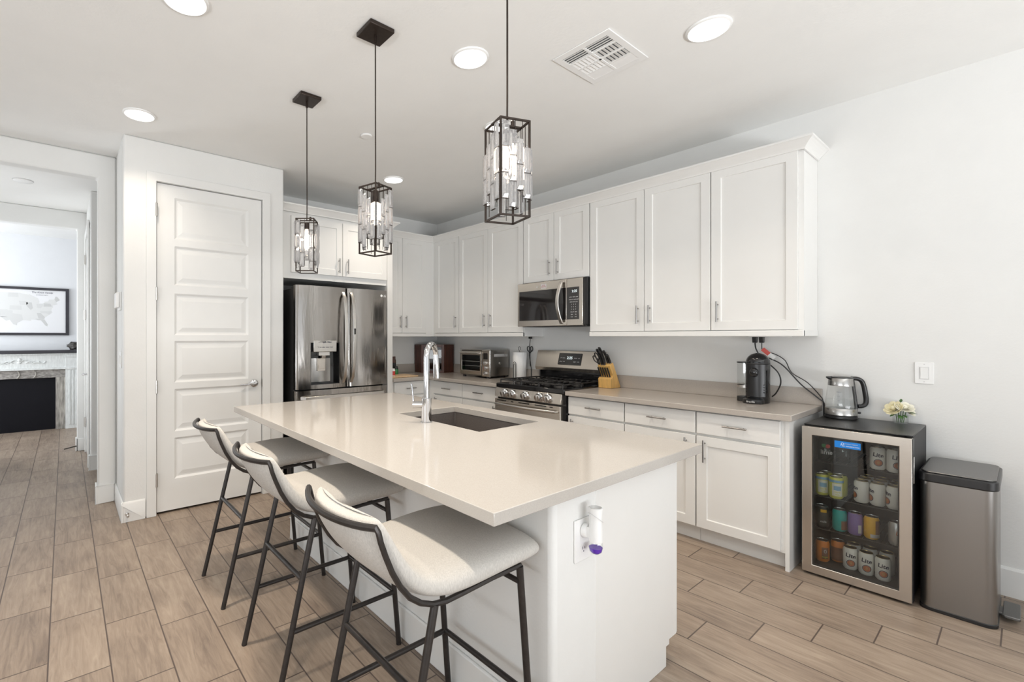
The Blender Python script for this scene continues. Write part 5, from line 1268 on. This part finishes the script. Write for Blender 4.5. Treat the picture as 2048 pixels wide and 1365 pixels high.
for k, t_ in enumerate(('MAX', '1.5', '1.0', '0.5')):
    text('level_mark', t_, 0.009, facing_range(KX_+0.002, KY_-0.0625-0.0036*k, ZT+0.165-0.026*k), M_ink, gb)
T = thing('flower_vase', 'small square glass vase of white roses on the beverage fridge', 'vase', (4.305, -0.072, ZT))
VXc, VYc = 4.305, -0.072
mb = slab_hole(-0.030, -0.030, 0.030, 0.030, -0.0275, -0.0275, 0.0275, 0.0275, 0.004, 0.052); mb.box(-0.030, -0.030, 0.0006, 0.030, 0.030, 0.0045)
obj('glass', mb.xform(Matrix.Translation((VXc, VYc, ZT)) @ Matrix.Rotation(0.25, 4, 'Z')), M_thin, T)
M_petal = add_noise(mk('white_petal', (0.82, 0.80, 0.68), 0.7), 40, 0.06); M_leaf = add_noise(mk('leaf_green', (0.05, 0.12, 0.03), 0.5), 40, 0.3)
M_petal2 = add_noise(mk('ivory_petal', (0.80, 0.74, 0.50), 0.7), 40, 0.08)
def rose(c, r, nm, tiltv, inner):
    mb = MB(); ax = Vector(tiltv).normalized(); Rq = Vector((0, 0, 1)).rotation_difference(ax).to_matrix().to_4x4()
    mb.sphere((0, 0, 0), r*0.45, 12, 8)
    for layer in range(5):
        npet = 4+layer
        for k in range(npet):
            a = 2*PI*k/npet+layer*0.6; rr = r*(0.30+0.16*layer); op = 0.15+0.22*layer
            b = len(mb.v); q = 6
            g = [[None]*(q+1) for _ in range(q+1)]
            for i in range(q+1):
                for j in range(q+1):
                    uu = (i/q-0.5)*2; vv = j/q
                    wdt = 0.75*(math.sin(PI*min(vv*0.75+0.15, 1))**0.6)
                    aa = a+uu*wdt*0.85; rad = rr*(0.45+0.55*vv**0.7)+op*r*vv*vv*0.5-0.06*r*uu*uu
                    zz = r*(-0.5+1.05*vv*(1-0.10*layer))-0.14*r*uu*uu*vv
                    g[i][j] = mb.pts([(rad*math.cos(aa), rad*math.sin(aa), zz)])
            for i in range(q):
                for j in range(q): mb.face((g[i][j], g[i+1][j], g[i+1][j+1], g[i][j+1]))
    mb.xform(Matrix.Translation(c) @ Rq)
    return obj(nm, mb, inner, T, smooth=True)
rose((VXc-0.026, VYc-0.020, ZT+0.088), 0.032, 'rose', (-0.4, -0.75, 0.6), M_petal2)
rose((VXc+0.018, VYc-0.012, ZT+0.098), 0.030, 'rose', (0.25, -0.5, 0.8), M_petal)
rose((VXc+0.036, VYc+0.012, ZT+0.080), 0.027, 'rose', (0.8, -0.2, 0.5), M_petal)
rose((VXc-0.004, VYc+0.020, ZT+0.100), 0.026, 'rose', (0.0, 0.3, 0.9), M_petal)
mb = MB()
def leaf(mb, c, d, L, wd):
    c, d = Vector(c), Vector(d).normalized(); s = d.cross(Vector((0, 0, 1))).normalized()
    P = [c, c+d*L*0.3+s*wd, c+d*L*0.65+s*wd*0.8+Vector((0, 0, -0.002)), c+d*L+Vector((0, 0, -0.006)), c+d*L*0.65-s*wd*0.8+Vector((0, 0, -0.002)), c+d*L*0.3-s*wd]
    mdl = c+d*L*0.5+Vector((0, 0, 0.003)); b = mb.pts(P+[mdl])
    for k in range(6): mb.face((b+k, b+(k+1) % 6, b+6))
for (dx, dy, dz, ddx, ddy, ddz, L) in ((-0.02, -0.02, 0.055, -0.5, -0.8, -0.3, 0.035), (0.0, -0.025, 0.052, 0.1, -1, -0.5, 0.03), (0.015, -0.025, 0.054, 0.5, -0.8, -0.2, 0.035), (0.03, 0, 0.065, 0.9, -0.3, 0.1, 0.045), (-0.03, 0, 0.06, -0.9, -0.2, 0.2, 0.04), (0.0, 0.01, 0.12, 0.1, -0.1, 1, 0.03), (0.005, -0.028, 0.05, 0.4, -0.9, -0.6, 0.028)):
    leaf(mb, (VXc+dx, VYc+dy, ZT+dz), (ddx, ddy, ddz), L, 0.009)
for k in range(5): mb.tube([(VXc-0.012+0.006*k, VYc-0.008+0.004*(k % 3), ZT+0.006), (VXc-0.02+0.011*k, VYc-0.008+0.006*(k % 3), ZT+0.075)], 0.0018, 6)
obj('leaves', mb, M_leaf, T, smooth=True)

# ------------------------------------------------------------------ trash can
GX0, GX1, GY0, GY1 = 4.420, 4.672, -0.523, -0.060
T = thing('trash_can', 'slim stainless step trash can with black rimmed lid beside the beverage fridge', 'trash can', ((GX0+GX1)/2, (GY0+GY1)/2, 0))
def rrect(x0, y0, x1, y1, r, n=6):
    out = []
    for cx_, cy_, a0 in ((x1-r, y1-r, 0), (x0+r, y1-r, PI/2), (x0+r, y0+r, PI), (x1-r, y0+r, 1.5*PI)):
        for k in range(n+1): a = a0+PI/2*k/n; out.append((cx_+r*math.cos(a), cy_+r*math.sin(a)))
    return out
obj('body', MB().prism(rrect(GX0+0.003, GY0+0.003, GX1-0.003, GY1-0.003, 0.042), 0.018, 0.640, 'z'), M_tr, T, smooth=True)
obj('base', MB().prism(rrect(GX0, GY0, GX1, GY1, 0.043), 0.0, 0.019, 'z'), M_black, T, smooth=True, bevel=0.003)
ring = MB().prism(rrect(GX0-0.003, GY0-0.003, GX1+0.003, GY1+0.003, 0.045), 0.639, 0.684, 'z')
obj('rim', ring, M_black, T, bevel=0.006, smooth=True)
obj('lid', MB().prism(rrect(GX0+0.006, GY0+0.010, GX1-0.006, GY1-0.010, 0.038), 0.683, 0.692, 'z'), M_lid, T, bevel=0.004, smooth=True)
obj('pedal', MB().prism(rrect(GX1+0.008, -0.385, GX1+0.062, -0.185, 0.010), 0.022, 0.036, 'z').box(GX1-0.01, -0.33, 0.012, GX1+0.02, -0.24, 0.024), M_lid, T, bevel=0.003)

# ------------------------------------------------------------------ wall plates
T = thing('light_switch', 'white rocker light switch on the right wall above the trash can', 'switch', (4.393, 0, 1.152))
obj('plate', MB().box(4.355, -0.006, 1.091, 4.431, -0.0005, 1.215), M_white, T, bevel=0.002)
obj('rocker_frame', slab_hole(4.374, 1.117, 4.412, 1.189, 4.3765, 1.1195, 4.4095, 1.1865, 0, 0.0015).xform(Matrix(((1, 0, 0, 0), (0, 0, -1, -0.006), (0, 1, 0, 0), (0, 0, 0, 1)))), M_mark, T)
obj('rocker', MB().prism([(-0.006, 1.120), (-0.0085, 1.120), (-0.0075, 1.153), (-0.0110, 1.186), (-0.006, 1.186)], 4.377, 4.409, 'x'), M_white, T, bevel=0.001)
obj('screws', MB().lathe([(0, 0), (0.003, 0), (0.003, -0.001), (0, -0.001)], (4.393, -0.006, 1.203), 12, 'y').lathe([(0, 0), (0.003, 0), (0.003, -0.001), (0, -0.001)], (4.393, -0.006, 1.103), 12, 'y'), M_mark, T)
T = thing('thermostat', 'white wall box high on the pantry side wall facing the hall', 'thermostat', (0.50, PY0, 1.64))
obj('plate', MB().box(0.42, PY0-0.010, 1.565, 0.60, PY0-0.0005, 1.705), M_white, T, bevel=0.003)
obj('cover', MB().box(0.43, PY0-0.034, 1.585, 0.585, PY0-0.010, 1.700), M_white, T, bevel=0.006)
T = thing('light_switch', 'white light switch plate below the thermostat on the pantry side wall', 'switch', (0.56, PY0, 1.19))
obj('plate', MB().box(0.47, PY0-0.006, 1.125, 0.64, PY0-0.0005, 1.250), M_white, T, bevel=0.002)
for x in (0.50, 0.575): obj('rocker', MB().box(x, PY0-0.010, 1.155, x+0.035, PY0-0.006, 1.220), M_white, T, bevel=0.001)
EX = BX1
T = thing('power_outlet', 'white double power outlet plate on the island end', 'outlet', (EX, -2.571, 0.685))
obj('plate', MB().box(EX+0.0005, -2.617, 0.615, EX+0.006, -2.526, 0.755), M_white, T, bevel=0.002)
for z in (0.715, 0.655):
    f_ = obj('socket', MB().prism([(-2.571+0.0165*math.copysign(min(abs(math.cos(a*PI/10)), 0.86)/0.86, math.cos(a*PI/10)), z+0.0145*math.sin(a*PI/10)) for a in range(20)], EX+0.006, EX+0.0075, 'x'), M_white, T)
    obj('slots', MB().box(EX+0.0075, -2.579, z-0.001, EX+0.0079, -2.5765, z+0.008).box(EX+0.0075, -2.5655, z-0.001, EX+0.0079, -2.563, z+0.007).box(EX+0.0075, -2.573, z-0.010, EX+0.0079, -2.569, z-0.006), M_ink, f_)
AX, AY, AZ = EX+0.045, -2.560, 0.765
T = thing('air_freshener', 'white plug in air freshener with purple oil on the island outlet', 'air freshener', (AX, AY, 0.68))
obj('body', MB().lathe([(0.0215, 0.690), (0.0225, 0.715), (0.0205, 0.745), (0.0195, 0.765), (0.022, 0.788), (0.0225, 0.800), (0.019, 0.802), (0.015, 0.792), (0, 0.790)], (AX, AY, 0), 28).box(EX+0.0082, AY-0.018, 0.70, AX, AY+0.012, 0.735), M_white, T, smooth=True)
mb = MB().tube([(AX+0.0225*math.cos(a), AY+0.0225*math.sin(a), 0.768-0.016*math.sin(a+0.4)) for a in [k*PI/12 for k in range(24)]], 0.0009, 6, closed=True)
obj('seam', mb, M_mark, T)
obj('plug_disc', MB().lathe([(0.0, 0.0), (0.024, 0.0), (0.022, 0.014), (0.0, 0.016)], (EX+0.0082, AY-0.006, 0.717), 24, 'x'), M_white, T, smooth=True)
rf = obj('refill_bottle', MB().lathe([(0.0, 0.648), (0.012, 0.6495), (0.0195, 0.657), (0.0225, 0.670), (0.0222, 0.684), (0.0200, 0.692)], (AX, AY, 0), 28, caps=False), M_thin, T, smooth=True)
obj('oil', MB().lathe([(0.0, 0.6495), (0.0115, 0.651), (0.0185, 0.658), (0.0213, 0.670), (0.0, 0.670)], (AX, AY, 0), 28), mk('purple_oil', (0.10, 0.02, 0.42), 0.15), rf, smooth=True)
# door stops
T = thing('door_stop', 'small nickel door stop on the pantry baseboard corner', 'door stop', (PX+0.014, -3.585, 0.06))
obj('stop', MB().lathe([(0.012, 0.0), (0.012, 0.004), (0.005, 0.006), (0.005, 0.04), (0.009, 0.042), (0.010, 0.052), (0.0, 0.054)], (PX+0.0142, -3.585, 0.060), 16, 'x'), M_nickel, T, smooth=True)
T = thing('door_stop', 'long spring door stop low on the hall end wall', 'door stop', (-2.086, -3.84, 0.055))
obj('stop', MB().tube([(-2.085, -3.838, 0.062), (-2.065, -3.885, 0.058), (-2.04, -3.955, 0.050)], [0.008, 0.006, 0.006], 8), M_rod, T, smooth=True)

# ------------------------------------------------------------------ fireplace room at the end of the hall
FXW = -4.0985
M_dist = add_noise(mk('distressed_white', (0.74, 0.76, 0.75), 0.7), 14, 0.10, vec=(4, 4, 1), bump=0.4)
M_barn = add_noise(mk('weathered_grey_wood', (0.32, 0.30, 0.28), 0.8), 7, 0.45, vec=(1, 3, 8), bump=0.6)
M_barnv = add_noise(mk('weathered_grey_wood_upright', (0.34, 0.32, 0.29), 0.8), 7, 0.45, vec=(6, 6, 1), bump=0.6)
M_dk = add_noise(mk('charcoal_stain', (0.030, 0.028, 0.035), 0.5), 10, 0.2)
T = thing('fireplace_mantel', 'distressed white fireplace mantel with dark shelf and weathered wood surround', 'fireplace', (-3.95, -4.55, 0))
fy0, fy1 = -5.45, -3.70
FXF = -3.86
obj('shelf', MB().box(FXW, fy0-0.05, 1.124, FXF+0.05, fy1+0.05, 1.165), M_dk, T, bevel=0.003)
mb = MB().box(FXW, fy0+0.1, 0.885, FXF-0.01, fy1-0.1, 1.122).box(FXW, fy0+0.1, 0.885, FXF+0.004, fy1-0.1, 0.915).box(FXW, fy0+0.1, 1.10, FXF+0.02, fy1-0.1, 1.122)
fz = obj('frieze', mb, M_dist, T, bevel=0.002)
mb = MB()
for s in (-1, 1):
    for k in range(3):
        cx0 = -4.46+s*(0.05+0.07*k); rr = 0.030-0.006*k
        mb.tube(smooth_path([(FXF-0.006, cx0-s*0.05, 1.0-0.012*k), (FXF-0.004, cx0, 1.0+rr-0.012*k), (FXF-0.004, cx0+s*0.04, 1.012-0.012*k), (FXF-0.006, cx0+s*0.075, 0.992-0.008*k), (FXF-0.006, cx0+s*0.10, 1.008)], 4), 0.006, 6)
mb.sphere((FXF-0.006, -4.46, 1.030), 0.022, 12, 8, (0.6, 1, 1.3)).sphere((FXF-0.006, -4.46, 0.995), 0.016, 12, 8, (0.6, 1.6, 1))
obj('carved_ornament', mb, M_dist, fz, smooth=True)
for (a, b) in ((fy0, fy0+0.24), (fy1-0.24, fy1)):
    mb = MB().box(FXW, a, 0.0, FXF, b, 1.122).box(FXW, a-0.01, 1.065, FXF+0.014, b+0.01, 1.10).box(FXW, a-0.008, 0.885, FXF+0.012, b+0.008, 0.91)
    for k in range(5): mb.box(FXF, a+0.04+k*0.038, 0.06, FXF+0.006, a+0.062+k*0.038, 0.87)
    obj('pilaster', mb, M_dist, T, bevel=0.002)
mb = MB().box(FXW, fy0+0.24, 0.765, FXF-0.035, fy1-0.24, 0.884)
lt = obj('surround_lintel', mb, M_barn, T, bevel=0.003)
for s in (-1, 1):
    mb = MB().tube([(FXF-0.032, -4.42+s*(0.09+0.05*math.cos(a)), 0.825+0.062*math.sin(a)) for a in [(-1.2+2.4*k/10) if s > 0 else (PI-1.2+2.4*k/10) for k in range(11)]], 0.008, 8)
    obj('curved_bracket', mb, M_barnv, lt, smooth=True)
for (a, b) in ((fy0+0.24, fy0+0.36), (fy1-0.355, fy1-0.24)): obj('surround_post', MB().box(FXW, a, 0, FXF-0.035, b, 0.7645), M_barnv, T, bevel=0.003)
obj('firebox', MB().box(FXW, fy0+0.36, 0.0005, FXF-0.10, fy1-0.355, 0.7645), mk('firebox_black', (0.006, 0.006, 0.009), 0.5, spec=0.15), T)
T = thing('framed_map', 'framed grey map print in black frame above the fireplace mantel', 'picture', (FXW, -4.60, 1.74))
my0, my1, mz0, mz1 = -5.20, -3.896, 1.386, 2.090
obj('frame', slab_hole(my0, mz0, my1, mz1, my0+0.042, mz0+0.036, my1-0.042, mz1-0.036, 0, 0.028).xform(Matrix(((0, 0, 1, FXW+0.0005), (1, 0, 0, 0), (0, 1, 0, 0), (0, 0, 0, 1)))), M_dk, T, bevel=0.002)
pr = obj('print', MB().box(FXW+0.0006, my0+0.03, mz0+0.03, FXW+0.012, my1-0.03, mz1-0.03), mk('print_paper', (0.80, 0.80, 0.815), 0.6), T)
M_mg = [mk('map_grey_%s' % nme, (g, g, g*0.99), 0.7) for nme, g in (('pale', 0.70), ('light', 0.64), ('mid', 0.57))]
# contiguous states outline (longitude, latitude) and a few borders
US = [(-124.7, 48.4), (-123, 49), (-95.2, 49), (-94.6, 48.7), (-89.6, 48), (-88.4, 48.3), (-84.8, 46.5), (-83, 45.8), (-82.5, 43), (-83.2, 41.9), (-81, 41.8), (-79, 42.7), (-79, 43.3), (-76.3, 43.6), (-75, 45), (-71.4, 45.2), (-70.3, 46.2), (-69.2, 47.4), (-68.2, 47.3), (-67.8, 45.7), (-67, 44.8), (-70, 43.8), (-70.8, 42.7), (-70, 41.8), (-71.2, 41.5), (-74, 40.8), (-74, 39.6), (-75.4, 38.4), (-76, 37), (-75.7, 35.5), (-77.9, 34), (-79.3, 33.1), (-81.2, 31.7), (-81.3, 30), (-80.1, 27), (-80.5, 25.3), (-81.8, 26.2), (-82.7, 28), (-83.8, 29.9), (-85.5, 29.8), (-88, 30.3), (-89.6, 30.2), (-89.2, 29.2), (-91.5, 29.5), (-94, 29.7), (-95.5, 28.8), (-97.2, 27.6), (-97.3, 26), (-99.2, 26.5), (-101.4, 29.8), (-103.2, 29), (-104.7, 30), (-106.5, 31.8), (-108.2, 31.4), (-111, 31.3), (-114.8, 32.5), (-117.1, 32.5), (-118.5, 34), (-120.6, 34.6), (-122.4, 37.2), (-124.2, 40.3), (-124.1, 44)]
def mp_(lon, lat): return (-4.472+(lon+96)*math.cos(math.radians(lat))*0.0228, 1.515+(lat-25.3)*0.0205)
mb = MB().prism([mp_(*q) for q in US], FXW+0.0122, FXW+0.0126, 'x'); obj('map_land', mb, M_mg[0], pr)
STS = [([(-104, 49), (-97.2, 49), (-96.6, 46), (-104, 46)], 1), ([(-102, 40), (-94.6, 40), (-94.6, 37), (-102, 37)], 1), ([(-106.6, 32), (-103, 32), (-103, 36.5), (-100, 36.5), (-100, 34.5), (-94.5, 33.6), (-94, 29.9), (-97.2, 27.8), (-97.4, 26.2), (-99.4, 27), (-101.4, 30), (-103.2, 29.2)], 1), ([(-91.5, 42.5), (-87.8, 42.5), (-87.5, 38.5), (-89, 37), (-91.4, 40)], 2), ([(-85.6, 35), (-83.1, 35), (-81, 32.1), (-82, 30.6), (-85, 31)], 2), ([(-84.8, 38.9), (-82.6, 38.4), (-80.5, 40.5), (-80.5, 41.8), (-83, 41.6), (-84.8, 41.7)], 1), ([(-87, 30.9), (-82, 30.5), (-81.4, 29.8), (-80.2, 27), (-80.6, 25.4), (-81.8, 26.4), (-82.6, 28), (-83.8, 29.8), (-85.4, 29.9)], 2), ([(-79.7, 42.2), (-75.2, 42), (-74.8, 40), (-80.4, 39.8)], 2), ([(-71, 45.2), (-69.2, 47.3), (-68, 47), (-67.2, 44.9), (-70.6, 43.3)], 2), ([(-96.4, 43.4), (-91.3, 43.4), (-90.3, 41.8), (-91.4, 40.6), (-95.7, 40.6)], 1), ([(-83.5, 36.5), (-76, 36.5), (-77.9, 34), (-79.6, 34.8), (-83, 35)], 1), ([(-109, 37), (-103, 37), (-103, 32), (-109, 31.4)], 1), ([(-117, 42), (-111, 42), (-114, 37), (-114.6, 35), (-117, 38)], 1)]
for poly, c_ in STS: obj('map_state', MB().prism([mp_(*q) for q in poly], FXW+0.0127, FXW+0.0129, 'x'), M_mg[c_], pr)
text('title', 'The Knox Family', 0.036, facing_fridge(FXW+0.0128, -4.215, 2.018), M_ink, pr, shear=0.25)
text('subtitle', 'our adventures together', 0.014, facing_fridge(FXW+0.0128, -4.215, 1.982), M_ink, pr)
mb = MB().sphere((0, 0, 0), 0.075, 10, 7, (1.0, 1.15, 0.75))
for k in range(len(mb.v)):
    v = Vector(mb.v[k]); f_ = 1+0.16*math.sin(7*v.x*20+3*v.y*25)+0.10*math.cos(31*v.z*3+v.x*40); mb.v[k] = tuple(v*f_)
zmin = min(v[2] for v in mb.v)
o = obj('dark_rock', mb.xform(Matrix.Translation((-3.93, -3.845, 1.1655-zmin))), add_noise(mk('dark_mineral', (0.06, 0.055, 0.05), 0.6), 30, 0.5), origin=(-3.93, -3.845, 1.1655))
tag(o, 'dark rough rock standing on the mantel shelf', 'rock')
